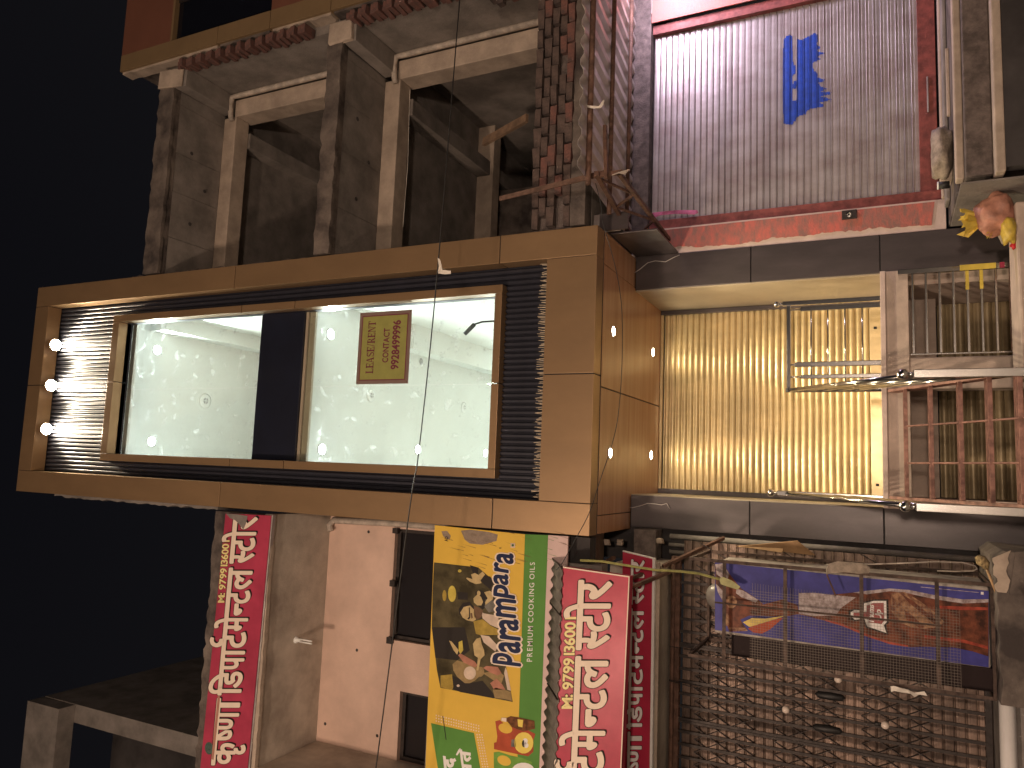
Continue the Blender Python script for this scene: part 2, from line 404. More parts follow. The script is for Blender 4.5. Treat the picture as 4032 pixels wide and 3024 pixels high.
# ---- the street lamp behind the photographer that lights the fronts
sl = thing('street_lamp', 'tall street lamp with a warm lit head across the road from the shops', 'street lamp', (-3.4, -11.2, -1.62))
POLE = mat('lamp_pole_steel', (0.3, 0.3, 0.3), .5, .5, .1)
obj('pole', MB().tube([(-3.4, -11.2, -1.62), (-3.4, -11.2, 1.5), (-3.4, -11.2, 5.3)], [.09, .075, .05], 12), POLE, sl, True)
obj('arm', MB().tube([(-3.4, -11.2, 5.25), (-3.4, -10.7, 5.5), (-3.4, -9.9, 5.55)], .035, 10), POLE, sl, True)
obj('lamp_head', MB().box(-3.55, -3.25, -10.0, -9.4, 5.48, 5.60), POLE, sl, bev=.03)
obj('lens', MB().box(-3.5, -3.3, -9.95, -9.45, 5.455, 5.479), emis('street_lens', (1.0, .72, .45), 40), sl)
l = bpy.data.lights.new('lamp', 'POINT'); l.energy = 1750; l.color = (1.0, .72, .53); l.shadow_soft_size = .35
lo = bpy.data.objects.new('lamp', l); COL.objects.link(lo); lo.location = (-3.4, -9.5, 5.2); lo.parent = sl; lo.matrix_parent_inverse = parent_inv(sl)

# ---- added low fill lamp across the road, brightens undersides and the narrow sign
sf = thing('low_fill_lamp', 'added warm fill lamp on a low post across the road', 'lamp', (1.6, -12.6, -1.62))
obj('post', MB().tube([(1.6, -12.6, -1.62), (1.6, -12.6, -.12)], .05, 10), POLE, sf, True); obj('lamp_head', MB().box(1.35, 1.85, -12.68, -12.58, -.12, .23), POLE, sf, bev=.02); obj('lens', MB().box(1.38, 1.82, -12.578, -12.55, -.09, .20), emis('low_fill_lens', (1.0, .76, .55), 30), sf)
l = bpy.data.lights.new('lamp', 'POINT'); l.energy = 1200; l.color = (1.0, .75, .58); l.shadow_soft_size = .3
lo = bpy.data.objects.new('lamp', l); COL.objects.link(lo); lo.location = (1.6, -12.2, .05); lo.parent = sf; lo.matrix_parent_inverse = parent_inv(sf)

# ================================================================== MAIN BUILDING
FX0, FX1, FZ0, FZ1 = 0.0, 3.28, 2.697, 12.33
IX0, IX1, IZ0, IZ1 = 0.325, 2.96, 3.28, 12.0
bld = thing('commercial_building', 'narrow commercial building with a tall gold clad frame round two lit windows', 'building', (1.64, 1.3, 0))
g = 0.006
def panel(x0, x1, y0, y1, z0, z1, m, name='cladding_panel', bev=0.004, par=None): e = random.uniform(-.0015, .0015) if name == 'cladding_panel' else 0; return obj(name, box(x0, x1, y0 + e, y1, z0, z1), m, par or bld, bev=bev)
for z0, z1 in ((FZ0, 3.83), (3.83, 7.91), (7.91, FZ1)):
    panel(FX0, IX0, 0, 0.215, z0 + g, z1 - g, GOLD)
for z0, z1 in ((FZ0, 3.87), (3.87, 7.96), (7.96, FZ1)):
    panel(IX1, FX1, 0, 0.215, z0 + g, z1 - g, GOLD)
panel(IX0 + g, 1.68 - g, 0.0, 0.215, FZ0 + g, IZ0, GOLD); panel(1.68 + g, IX1 - g, 0.0, 0.215, FZ0 + g, IZ0, GOLD)
panel(IX0 + g, 1.68 - g, 0.0, 0.215, IZ1, FZ1 - g, GOLD); panel(1.68 + g, IX1 - g, 0.0, 0.215, IZ1, FZ1 - g, GOLD)
# dark backing that shows in the joints
bk = MB(); bk.box(FX0 + .01, IX0 - .01, .012, .21, FZ0 + .012, FZ1 - .012); bk.box(IX1 + .01, FX1 - .01, .012, .21, FZ0 + .012, FZ1 - .012)
bk.box(IX0 - .02, IX1 + .02, .012, .208, FZ0 + .014, IZ0 - .01); bk.box(IX0 - .02, IX1 + .02, .012, .208, IZ1 + .01, FZ1 - .014)
obj('frame_backing', bk, JOINT, bld)
# rough masonry edge behind the frame on both sides
rb = MB(); r1 = rough_edge((-0.055, 8.1), (-0.045, 11.6), 0.018, 40, 3)
rb.prism([(0.02, 8.1)] + r1 + [(0.02, 11.6)], 0.16, 0.6); obj('plaster_edge', rb, CONC, bld)
rb = MB(); r1 = rough_edge((3.335, 6.2), (3.35, 10.3), 0.02, 46, 9)
rb.prism([(3.27, 6.2)] + r1 + [(3.27, 10.3)], 0.17, 0.6); obj('plaster_edge', rb, MORT, bld)
# wall behind the ribs with the window opening left free
WX0, WX1, WZ0, WZ1 = 0.646, 2.64, 3.97, 10.42
wl_ = MB(); wl_.box(0.03, WX0, .26, .36, 2.74, 12.3); wl_.box(WX1, 3.25, .26, .36, 2.74, 12.3)
wl_.box(WX0, WX1, .26, .36, 2.74, WZ0); wl_.box(WX0, WX1, .26, .36, WZ1, 12.3)
obj('front_wall', wl_, RIB, bld)
# vertical fluted ribs, one by one
RP = 0.0655; ribz = {}
def ribmesh(h):
    if h in ribz: return ribz[h]
    m = MB()
    prof = [(-.0285, .035), (-.024, .012), (-.012, 0), (.012, 0), (.024, .012), (.0285, .035)]
    for z in (0, h):
        for x, y in prof: m.v.append((x, y, z))
    n = len(prof)
    for i in range(n - 1): m.f.append((i, i + 1, n + i + 1, n + i))
    m.f.append(tuple(range(n - 1, -1, -1))); m.f.append(tuple(range(n, 2 * n)))
    ribz[h] = mesh_of(m, RIB); return ribz[h]
nr = int((IX1 - IX0) / RP)
for i in range(nr):
    x = IX0 + RP * (i + 0.6)
    if x < 0.54 - .02 or x > 2.74 + .02: segs = [(IZ0, IZ1)]
    else: segs = [(IZ0, 3.88), (10.56, IZ1)]
    for a, b in segs: inst('rib', ribmesh(round(b - a, 3)), (x, 0.223, a), bld)
# inner gold window frame
wf = (('frame_rail', 0.646, 1.60, 3.88, 3.97), ('frame_rail', 1.612, 2.64, 3.88, 3.97), ('frame_rail', 0.646, 1.72, 10.42, 10.56), ('frame_rail', 1.732, 2.64, 10.42, 10.56))
winf = obj('window_frame', box(0.53, 0.54, .2, .21, 3.9, 3.91), JOINT, bld)
for nme, a, b, c, d in wf: panel(a, b, .115, .33, c, d, GOLD, 'frame_rail', .003, winf)
for z0, z1 in ((3.88, 6.95), (6.965, 7.9), (7.915, 10.56)):
    panel(.54, .642, .117, .33, z0, z1, GOLD, 'frame_stile', .003, winf); panel(2.644, 2.745, .117, .33, z0, z1, GOLD, 'frame_stile', .003, winf)
# dark spandrel between the windows with a pale trim below it
panel(WX0, WX1, .30, .40, 6.94, 7.70, NAVY, 'spandrel_panel')
panel(WX0, WX1, .40, .50, 6.90, 7.66, BEIGE, 'spandrel_back')
panel(WX0, WX1, .33, .42, 6.895, 6.935, BEIGE, 'spandrel_trim', .002)
# glass
GLS = glass('dusty_window_glass', (0.95, 0.98, 0.96), dirt=0.34)
for (z0, z1) in ((WZ0 + .003, 6.892), (7.703, WZ1 - .003)):
    for (a, b) in ((WX0 + .003, 1.626), (1.632, WX1 - .003)):
        obj('window_pane', box(a, b, .352, .360, z0, z1), GLS, bld)
ALU = mat('aluminium_strip', (0.55, 0.55, 0.52), 0.35, 0.6, 0.05)
obj('head_channel', box(WX0, WX1, .36, .40, 10.33, 10.415), ALU, bld); obj('head_channel', box(WX0, WX1, .362, .40, 6.80, 6.89), BEIGE, bld)
# the rooms behind the glass
def room(z0, zc, yb, nm):
    obj('ceiling', box(.30, 2.95, .41, yb, zc, zc + .12), WHITEW, bld); obj('floor_slab', box(.30, 2.95, .41, yb, z0 - .15, z0), BEIGEW, bld)
    obj('room_wall', box(.18, .30, .37, yb, z0, zc), WHITEW, bld); obj('room_wall', box(2.90, 3.02, .37, yb, z0, zc), WHITEW, bld)
    obj('room_wall', box(.30, 2.90, yb, yb + .1, z0, zc), WHITEW, bld)
room(3.95, 7.03, 7.6, 'lower'); room(7.72, 10.72, 6.6, 'upper')
obj('bulkhead', box(2.50, 2.90, 2.6, 7.58, 6.72, 7.03), WHITEW, bld); obj('bulkhead', box(2.66, 2.90, .9, 6.58, 10.36, 10.72), WHITEW, bld)
obj('ceiling_beam', box(.30, 2.90, 6.9, 7.2, 6.74, 7.03), WHITEW, bld)
obj('parapet_wall', box(.04, 3.24, .37, .5, 10.9, 12.25), CONC, bld)
obj('side_wall', box(.02, .17, .37, 8.0, 2.75, 12.2), CONCD, bld); obj('side_wall', box(3.03, 3.25, .37, 8.0, 2.75, 12.2), CONCD, bld)
obj('roof_slab', box(.02, 3.25, .5, 8.0, 10.9, 11.05), CONC, bld)
# soffit of the overhang: wood-look boards with dark joints
obj('soffit_backing', box(.02, 3.26, .215, 2.62, 2.712, 2.735), JOINT, bld)
for (x0, x1) in ((.01, .195), (.205, 1.555), (1.570, 2.905), (2.917, 3.275)):
    y1 = 1.36 if (x0 < .1 or x0 > 2.9) else 2.60
    panel(x0, x1, .218, y1, 2.695, 2.714, WOODS, 'soffit_board', .002)
obj('soffit_edge_strip', box(.01, 3.27, .2155, .2185, 2.698, 2.72), JOINT, bld)
# pillars faced with dark panels
for (a, b) in ((0.035, 0.402), (2.878, 3.292)):
    zs = [-1.9, 0.0, 1.33, 2.69]
    for z0, z1 in zip(zs, zs[1:]):
        panel(a, b, 1.345, 1.375, z0 + g, z1 - g, DARKP, 'pillar_panel', .003)
    obj('pillar_core', box(a + .005, b - .005, 1.362, 1.70, -1.9, 2.692), JOINT, bld)
# pale reveals between pillar and shutter
obj('reveal_panel', box(.402, .412, 1.375, 2.56, 0.0, 2.692), BEIGE, bld); obj('reveal_panel', box(2.866, 2.878, 1.375, 2.56, 0.0, 2.692), BEIGE, bld)
obj('reveal_back', box(.03, .402, 1.70, 2.7, -1.9, 2.692), CONC, bld); obj('reveal_back', box(2.879, 3.26, 1.70, 2.7, -1.9, 2.692), CONC, bld)
obj('lintel', box(.412, 2.866, 2.70, 2.9, 2.3, 2.692), CONC, bld)
# shop floor slab, plinth, basement
obj('floor_slab', box(.403, 2.877, 1.30, 3.0, -.26, 0.0), BEIGEW, bld, bev=.006)
obj('floor_nosing', box(.404, 2.876, 1.272, 1.299, -.045, .004), PLAST, bld, bev=.004)
obj('basement_pier', box(1.63, 1.95, 1.305, 1.55, -1.9, -.262), BEIGEW, bld, bev=.006)
obj('basement_wall', box(.403, .52, 1.42, 2.6, -2.1, -.262), BEIGEW, bld); obj('basement_wall', box(2.74, 2.876, 1.42, 2.6, -2.1, -.262), BEIGEW, bld)
obj('basement_ceiling_beam', box(.521, 2.739, 2.15, 2.44, -.55, -.262), BEIGEW, bld)
obj('basement_floor', box(.3, 3.0, -.2, 3.0, -2.1, -1.95), CONC, bld)

# ---- rolling shutters, slat by slat
def shutter(t, x0, x1, y, z0, z1, pitch, m, depth=0.018, guide=None, plate=0.0, flat=False):
    mb = MB()
    if flat:
        P = ((3.0, 0), (3.0, .035), (.55, .04), (.5, .05), (.62, .07), (.55, .10), (.35, .40), (.35, .52), (.48, .55), (.35, .58), (.40, .78), (0, .84), (-.25, .90), (0, .95), (1.3, .97), (3.0, .98), (3.0, 1.0))
        prof = [(depth * a, pitch * b) for a, b in P]
    else:
        prof = [(depth * (1 - math.sin(math.pi * i / 6)), pitch * (0.06 + 0.80 * i / 6)) for i in range(7)]
        prof = [(depth * 2.4, 0.0), (depth * 1.25, pitch * .03)] + prof + [(depth * 1.2, pitch * 0.89), (depth * 0.75, pitch * 0.92), (depth * 0.9, pitch * .95), (depth * 2.4, pitch * .965), (depth * 2.4, pitch)]
    L = x1 - x0
    for x in (0, L):
        for yy, zz in prof: mb.v.append((x, yy, zz))
    n = len(prof)
    for i in range(n - 1): mb.f.append((i, n + i, n + i + 1, i + 1))
    me = mesh_of(mb, m, fixn=False); k = int((z1 - z0 - plate) / pitch)
    for p in me.polygons: p.use_smooth = not flat
    for i in range(k): inst('slat', me, (x0, y + random.uniform(-.0015, .0015), z0 + plate + i * pitch), t)
    if plate: obj('bottom_rail', box(x0, x1, y - .004, y + .02, z0, z0 + plate - .002), m, t, bev=.004)
    return prof
sh = thing('rolling_shutter', 'closed cream metal roller shutter under the wood soffit with downlights', 'shutter', (1.64, 2.58, 0))
shutter(sh, .47, 2.81, 2.575, 0.004, 2.66, .0785, GOLDSH, plate=.13)
obj('guide_rail', box(.414, .475, 2.53, 2.62, .002, 2.69), DARKP, sh, bev=.004); obj('guide_rail', box(2.806, 2.862, 2.53, 2.62, .002, 2.69), DARKP, sh, bev=.004)
obj('shutter_hood', box(.47, 2.81, 2.545, 2.60, 2.655, 2.692), GOLDSH, sh, bev=.004)
for x in (.62, 2.50): obj('lock_hole', box(x, x + .03, 2.566, 2.57, .05, .085), BLK, sh)
sh2 = thing('basement_shutter', 'dim olive roller shutter of the basement below the shop floor', 'shutter', (1.6, 2.46, -1.9))
shutter(sh2, .525, 2.735, 2.46, -1.94, -.56, .09, OLIVESH, plate=.1)

# ---- bird spikes on the two ledges
def spikes(label, x0, x1, y, z, n, h, m, seed):
    t = thing('bird_spike_strip', label, 'bird spikes', ((x0 + x1) / 2, y, z))
    obj('spike_base', box(x0, x1, y - .02, y + .02, z + .001, z + .012), m, t)
    r = random.Random(seed); mb = MB()
    for i in range(n):
        x = x0 + (x1 - x0) * (i + .5) / n + r.uniform(-.004, .004); a = r.uniform(-.022, .022); b = r.choice((-.045, -.02, .02, .04))
        hh = h * r.uniform(.75, 1.05); mb.tube([(x, y, z + .01), (x + a, y + b * .9, z + hh)], .003, 4)
    o = obj('spike', mb, m, t); o['kind'] = 'stuff'
SPK = mat('pale_spike_steel', (0.80, 0.68, 0.50), 0.5, 0.0, 0)
SPKW = mat('white_spike_plastic', (0.8, 0.82, 0.8), 0.4, 0.0, 0)
spikes('row of thin bird spikes on the gold ledge below the ribs', IX0 + .02, IX1 - .02, .11, IZ0, 150, .12, SPK, 1)
spikes('white bird spikes standing inside the lower window sill', WX0 + .03, WX1 - .05, .41, 3.955, 120, .15, SPKW, 2)

# ---- lights of the building
LENS = emis('warm_lamp_lens', (1.0, 0.85, 0.62), 90); LENSW = emis('cool_lamp_lens', (0.93, 1.0, 0.97), 60)
def downlight(label, loc, lens, energy, size, col, group, r=.045, blend=.5, tgt=None, ring=None, lr=.03):
    t = thing('downlight', label, 'downlight', loc, group); x, y, z = loc
    obj('trim_ring', MB().lathe(loc, [(r + .018, -.001), (r + .018, -.007), (r + .002, -.009), (r, -.004), (r, -.001)], 20), ring or SPKW, t, True)
    obj('lens', MB().lathe((x, y, z - .004), [(r, 0), (r * .98, -.003), (r * .4, -.006)], 20), lens, t, True)
    if energy: spot('lamp', (x, y, z - .03), energy, size, col, t, blend, lr, tgt)
    if lens is LENS: spot('spill_lamp', (x, y, z - .025), 22 if y < 1 else 9, 165, col, t, .5, lr)
for (x, y, nm) in ((2.226, .563, 'at the outer edge of the wood soffit toward the grey shutter'), (2.241, 2.173, 'in the wood soffit close to the cream shutter, toward the grey shutter'), (.87, .554, 'at the outer edge of the wood soffit toward the fridge'), (.899, 2.169, 'in the wood soffit close to the cream shutter, toward the fridge')):
    downlight('lit round downlight ' + nm, (x, y, 2.694), LENS, 125 if y < 1 else 70, 124 if y < 1 else 50, (1.0, .82, .53), 'downlights in the soffit', .05, .6)
for (x, y, nm) in ((2.343, .13, 'at the end toward the unfinished balconies'), (1.689, .13, 'in the middle of the three'), (.991, .13, 'at the end toward the red roof sign')):
    t = thing('flood_lamp', 'warm flood lamp under the top bar, ' + nm, 'flood lamp', (x, y, 12.0), 'flood lamps on the top bar')
    obj('lamp_body', MB().lathe((x, y, 12.0), [(.05, 0), (.06, -.02), (.095, -.07), (.09, -.075)], 18), DARKP, t, True)
    obj('lens', MB().lathe((x, y, 11.926), [(.088, 0), (.085, -.008), (.04, -.016)], 18), emis('flood_lens', (1, .86, .62), 160), t, True)
    spot('lamp', (x, y - .01, 11.90), 230, 120, (1.0, .83, .60), t, .7, .05, (0, .10, -1))
COOL = (.92, 1.0, .98)
for (x, y, nm) in ((2.45, .95, 'just behind the glass above the LEASE board'), (.82, .93, 'just behind the glass away from the LEASE board'), (.915, 3.35, 'midway back, next to the hanging cable'), (2.545, 5.75, 'at the far end near the black camera'), (.94, 5.75, 'at the far end away from the black camera')):
    downlight('lit lower room downlight ' + nm, (x, y, 7.028 if not (x > 2.4 and y > 2) else 6.718), LENSW, 135, 158, COOL, 'lower room downlights', .07, .5)
for (x, y, nm) in ((2.366, 1.06, 'toward the unfinished balconies'), (.868, 1.11, 'toward the red roof sign')):
    downlight('lit upper room downlight ' + nm, (x, y, 10.718), LENSW, 250, 158, COOL, 'upper room downlights', .07, .5)
GREYD = mat('grey_grille', (0.35, 0.35, 0.34), .5, 0, 0)
def vent(label, loc, r):
    t = thing('ceiling_vent', label, 'ceiling plate', loc, 'ceiling plates behind the windows'); x, y, z = loc
    obj('plate', MB().lathe(loc, [(r, -.001), (r, -.012), (r * .8, -.02), (.01, -.021)], 24), SPKW, t, True)
    obj('grille', MB().lathe((x, y, z - .021), [(r * .42, 0), (r * .42, -.004), (.005, -.005)], 18), GREYD, t)
    for a in (0, math.pi / 2): obj('grille_bar', MB().bar((x - r * .4 * math.cos(a), y - r * .4 * math.sin(a), z - .028), (x + r * .4 * math.cos(a), y + r * .4 * math.sin(a), z - .028), .012, .004), SPKW, t)
vent('round white ceiling plate near the front of the lower room', (1.685, 1.97, 7.029), .1); vent('round white ceiling plate deep in the lower room', (1.755, 4.82, 7.029), .1)
vent('round white ceiling plate in the upper room', (1.63, 2.12, 10.719), .13)
downlight('unlit grey downlight in the lower room ceiling', (2.40, 3.3, 7.028), GREYD, 0, 0, COOL, None, .06)
# small black camera in the lower window
t = thing('security_camera', 'small black security camera inside the lower window near the sill', 'camera', (2.32, .55, 4.5))
p = at(1893, 1290, Y=.50)
obj('camera_body', MB().tube([(p.x + .05, .52, p.z + .10), (p.x - .07, .50, p.z + .22)], .026, 12), BLK, t, True)
obj('bracket', MB().tube([(p.x + .05, .52, p.z + .10), (p.x + .07, .50, p.z - .02), (p.x + .07, .50, 3.952)], .012, 8), BLK, t)

# ---- LEASE / RENT board on the glass
ls = thing('rental_sign', 'yellow LEASE/RENT notice board with brown border inside the lower window glass', 'sign', (2.11, .34, 5.25))
LX0, LX1, LZ0, LZ1 = 1.648, 2.577, 5.249, 6.045
BRN = mat('brown_border', (0.22, 0.15, 0.125), .6, 0, .04); LYEL = mat('ochre_board', (0.31, 0.31, 0.085), .55, 0, .05); LRED = mat('maroon_print', (0.16, 0.02, 0.05), .6, 0, 0)
obj('board', box(LX0, LX1, .336, .344, LZ0, LZ1), BRN, ls, bev=.002)
obj('yellow_field', box(LX0 + .052, LX1 - .052, .333, .3355, LZ0 + .05, LZ1 - .05), LYEL, ls)
ln = MB(); a, b, c, d = LX0 + .046, LX1 - .046, LZ0 + .044, LZ1 - .044
for q in ((a, b, c, c + .012), (a, b, d - .012, d), (a, a + .012, c + .012, d - .012), (b - .012, b, c + .012, d - .012)): ln.box(q[0], q[1], .3315, .3328, q[2], q[3])
obj('red_line', ln, LRED, ls)
# serif capitals for LEASE/RENT built from strokes
def serif_word(mb, word, x0, z0, H, W, y):
    x = x0; k, th = .26 * W, .10 * H
    def R(xa, xb, za, zb): mb.box(x + xa * W, x + xb * W, y, y + .001, z0 + za * H, z0 + zb * H)
    def P(pts): mb.prism([(x + u * W, z0 + v * H) for u, v in pts], y, y + .001)
    for ch in word:
        if ch == 'L': R(.12, .36, 0, 1); R(0, .48, .92, 1); R(0, .9, 0, .09); R(.82, .9, 0, .3); adv = 1.0
        elif ch == 'E': R(.12, .36, 0, 1); R(0, .88, .91, 1); R(0, .9, 0, .09); R(.36, .66, .46, .54); R(.8, .88, .7, 1); R(.82, .9, 0, .3); R(.62, .68, .36, .64); adv = 1.0
        elif ch == 'A': P([(.02, 0), (.12, 0), (.5, .9), (.42, 1.0)]); P([(.42, 1.0), (.56, 1.0), (.98, 0), (.70, 0)]); R(.2, .75, .27, .34); R(-.06, .26, 0, .06); R(.58, 1.08, 0, .06); adv = 1.12
        elif ch == 'S':
            for (cx, cz, a0, a1, w0, w1) in ((.45, .74, 20, 270, .10, .24), (.45, .26, 90, -160, .24, .10)):
                v, f = arc_stroke(cx, cz, .34, .20, a0, a1, w0 * .8, w1 * .8); bb = len(mb.v); mb.v += [(x + u * W, y, z0 + w * H) for u, w in v]; mb.f += [tuple(bb + i for i in q) for q in f]
            R(.74, .8, .72, 1); R(.08, .14, 0, .3); adv = .92
        elif ch == '/': P([(0, -.05), (.1, -.05), (.5, 1.05), (.4, 1.05)]); adv = .58
        elif ch == 'R': R(.12, .36, 0, 1); R(0, .5, .92, 1); R(0, .48, 0, .07); v, f = arc_stroke(.50, .73, .30, .225, 90, -90, .07, .07); bb = len(mb.v); mb.v += [(x + u * W, y, z0 + w * H) for u, w in v]; mb.f += [tuple(bb + i for i in q) for q in f]; R(.64, .84, .60, .86); R(.3, .52, .46, .53); P([(.42, .5), (.66, .5), (1.02, 0), (.76, 0)]); adv = 1.08
        elif ch == 'N': R(.12, .20, 0, 1); R(0, .3, 0, .06); P([(.1, 1), (.36, 1), (.92, 0), (.78, 0)]); R(.82, .90, 0, 1); R(.7, 1.02, .94, 1); R(0, .3, .94, 1); adv = 1.12
        elif ch == 'T': R(.36, .60, 0, 1); R(.0, .96, .91, 1); R(0, .08, .68, 1); R(.88, .96, .68, 1); R(.22, .74, 0, .06); adv = 1.04
        x += adv * W
    return x
tx = MB(); serif_word(tx, 'LEASE/RENT', LX0 + .135, LZ0 + .535, .115, .069, .3305); obj('lettering', tx, LRED, ls)
tx = MB(); tx.glyphs(_lease_contact, LX0 + .27, LX1 - .22, LZ0 + .315, .125, .3305); tx.glyphs(_lease_num, LX0 + .18, LX1 - .125, LZ0 + .155, .16, .3305); obj('lettering', tx, LRED, ls)
for (x, z) in ((LX0 + .02, LZ0 + .02), (LX1 - .02, LZ0 + .02), (LX0 + .02, LZ1 - .02), (LX1 - .02, LZ1 - .02)): obj('screw', MB().lathe((x, .336, z), [(.006, 0), (.005, -.003)], 8, 'Y'), CHROME, ls)

# ================================================================== STAIR, RAILINGS
st = thing('iron_staircase', 'open brown iron stair with slatted treads climbing to the shop floor', 'staircase', (1.05, .5, -1.9))
TR = ((1.06, -.19), (.78, -.395), (.50, -.615), (.22, -.81), (-.06, -.99), (-.34, -1.18), (-.62, -1.37))
for (y, z) in TR:
    tr_ = obj('tread', MB().box(.53, 1.585, y - .12, y - .09, z - .035, z).box(.53, 1.585, y + .09, y + .12, z - .035, z).box(.53, .56, y - .09, y + .09, z - .035, z - .002).box(1.555, 1.585, y - .09, y + .09, z - .035, z - .002), STEPI, st, bev=.002)
    for k in range(3): obj('tread_bar', box(.562, 1.553, y - .062 + .05 * k, y - .038 + .05 * k, z - .012, z + .002), STEPI, tr_)
for x in (.86, 1.22):
    for (a, b) in zip(TR, TR[1:]): obj('riser_rod', MB().tube([(x, a[0] - .105, a[1] - .02), (x, b[0] - .095, b[1] - .002)], .009, 8), STEPI, st)
for x in (.515, 1.60): obj('stringer', MB().bar((x, 1.26, -.10), (x, -.74, -1.50), .03, .12), STEPI, st, bev=.003)

def ball_post(t, x, y, z0, z1, w=.032, ball=.042):
    obj('post', box(x - w, x + w, y - w, y + w, z0, z1), CHROME, t, bev=.006)
    obj('ball_neck', MB().lathe((x, y, z1), [(.018, 0), (.016, .03)], 12), CHROME, t, True)
    obj('ball_finial', MB().ball((x, y, z1 + .028 + ball), ball), CHROME, t, True)
def rail(t, p, q, r=.02, name='rail'): obj(name, MB().tube([p, q], r, 10), CHROME, t, True)
# left stair railing
t = thing('stair_railing', 'steel stair railing with ball topped posts, next to the fridge side pillar', 'railing', (.5, .5, -1.6))
ball_post(t, .47, -.2, -1.62, -.245, .036, .05); ball_post(t, .505, 1.34, .002, 1.04, .027)
for (dz, r) in ((-.06, .022), (-.20, .013), (-.36, .013), (-.52, .013), (-.68, .013)):
    rail(t, (.505, 1.33, 1.0 + dz), (.47, -.17, -.26 + dz), r)
# middle stair railing
t = thing('stair_railing', 'steel stair railing rising to the guard rail in the middle of the entrance', 'railing', (1.6, .5, -1.6))
ball_post(t, 1.585, -.2, -1.62, -.245, .036, .05)
obj('post', box(1.604, 1.652, 1.31, 1.36, .002, .95), CHROME, t, bev=.006)
for (dz, r) in ((-.02, .022), (-.20, .013), (-.36, .013), (-.52, .013), (-.68, .013)):
    rail(t, (1.628, 1.33, .94 + dz), (1.585, -.17, -.26 + dz), r)
# guard railing on the shop floor
t = thing('guard_railing', 'polished steel guard rail on the shop floor in front of the shutter', 'railing', (2.2, 1.36, 0))
obj('post', box(1.885, 1.94, 1.33, 1.385, .002, .86), CHROME, t, bev=.006); obj('post', box(2.505, 2.555, 1.33, 1.385, .002, .80), CHROME, t, bev=.006)
obj('post', box(1.755, 1.80, 1.335, 1.38, .002, .80), CHROME, t, bev=.006)
for x in (1.778, 1.912, 2.53): rail(t, (x, 1.357, .80), (x, 1.357, .935), .01, 'rail_stem')
obj('top_rail', MB().box(1.655, 2.60, 1.335, 1.38, .90, .945), CHROME, t, bev=.008)
for z in (.18, .35, .52, .69): rail(t, (1.64, 1.357, z), (2.53, 1.357, z), .009, 'bar')
ball_post(t, 2.60, 1.345, .002, .985, .024, .036)
# horizontal bar screen over the basement well
t = thing('bar_screen', 'steel screen of horizontal bars in front of the basement below the guard rail', 'railing', (2.35, 1.0, -1.6))
obj('post', box(2.752, 2.80, .97, 1.03, -1.35, -.16), CHROME, t, bev=.005); obj('edge_strip', box(1.93, 1.945, .99, 1.01, -1.12, -.26), CHROME, t, bev=.003)
YTAPE = mat('torn_yellow_tape', (0.62, 0.48, 0.06), .5, 0, .1)
for i in range(8):
    z = -.29 - i * .118
    o = obj('bar', box(1.946, 2.751, .988, 1.012, z - .011, z + .011), CHROME if i < 7 else RUST, t, bev=.003)
    if i in (4, 5): obj('yellow_film', box(2.56, 2.748, .985, 1.015, z - .014, z + .014), YTAPE, o)
obj('yellow_film', box(2.748, 2.803, .966, .9695, -1.0, -.7), YTAPE, t); obj('red_tape', box(2.748, 2.803, .964, .9655, -1.07, -1.03), REDS, t)

# street slab in front of the well
t = thing('stone_slab', 'beige stone slab lying across the drain in front of the bar screen', 'slab', (2.6, .4, -1.62))
obj('slab_body', box(1.62, 3.16, .28, .80, -1.62, -1.085, .01), BEIGEW, t, bev=.02)
obj('slab_chip', MB().prism([(2.98, -1.06), (3.15, -1.0), (3.18, -1.10), (3.0, -1.12)], .81, 1.0), CONCL, t)

# ================================================================== RIGHT BUILDING
rbld = thing('unfinished_building', 'bare concrete building with open balconies and rough brick parapet', 'building', (5.5, .5, -1))
SLX0, SLX1 = 3.31, 6.47
def slab(z0, z1, yb, seed):
    top = rough_edge((SLX0, z1), (SLX1, z1), .022, 34, seed); bot = rough_edge((SLX1, z0), (SLX0, z0), .014, 27, seed + 1)
    obj('slab_edge', MB().prism(top + bot, 0.0, .05), CONCD, rbld); obj('slab_edge', box(SLX0, SLX1, .051, .14, z0 + .012, z1 - .02), CONCD, rbld)
    # shuttering-marked soffit, board by board
    x = SLX0
    r = random.Random(seed)
    while x < 6.16:
        w = min(r.uniform(.55, .8), 6.17 - x); dz = r.uniform(0, .012)
        obj('soffit_board_mark', box(x, x + w - .006, .141, 1.0, z0 + .01 + dz, z0 + .08), CONC, rbld); x += w
    obj('floor_slab', box(SLX0, 6.9, .141, 7.0, z0 + .085, z1 - .03), CONC, rbld)
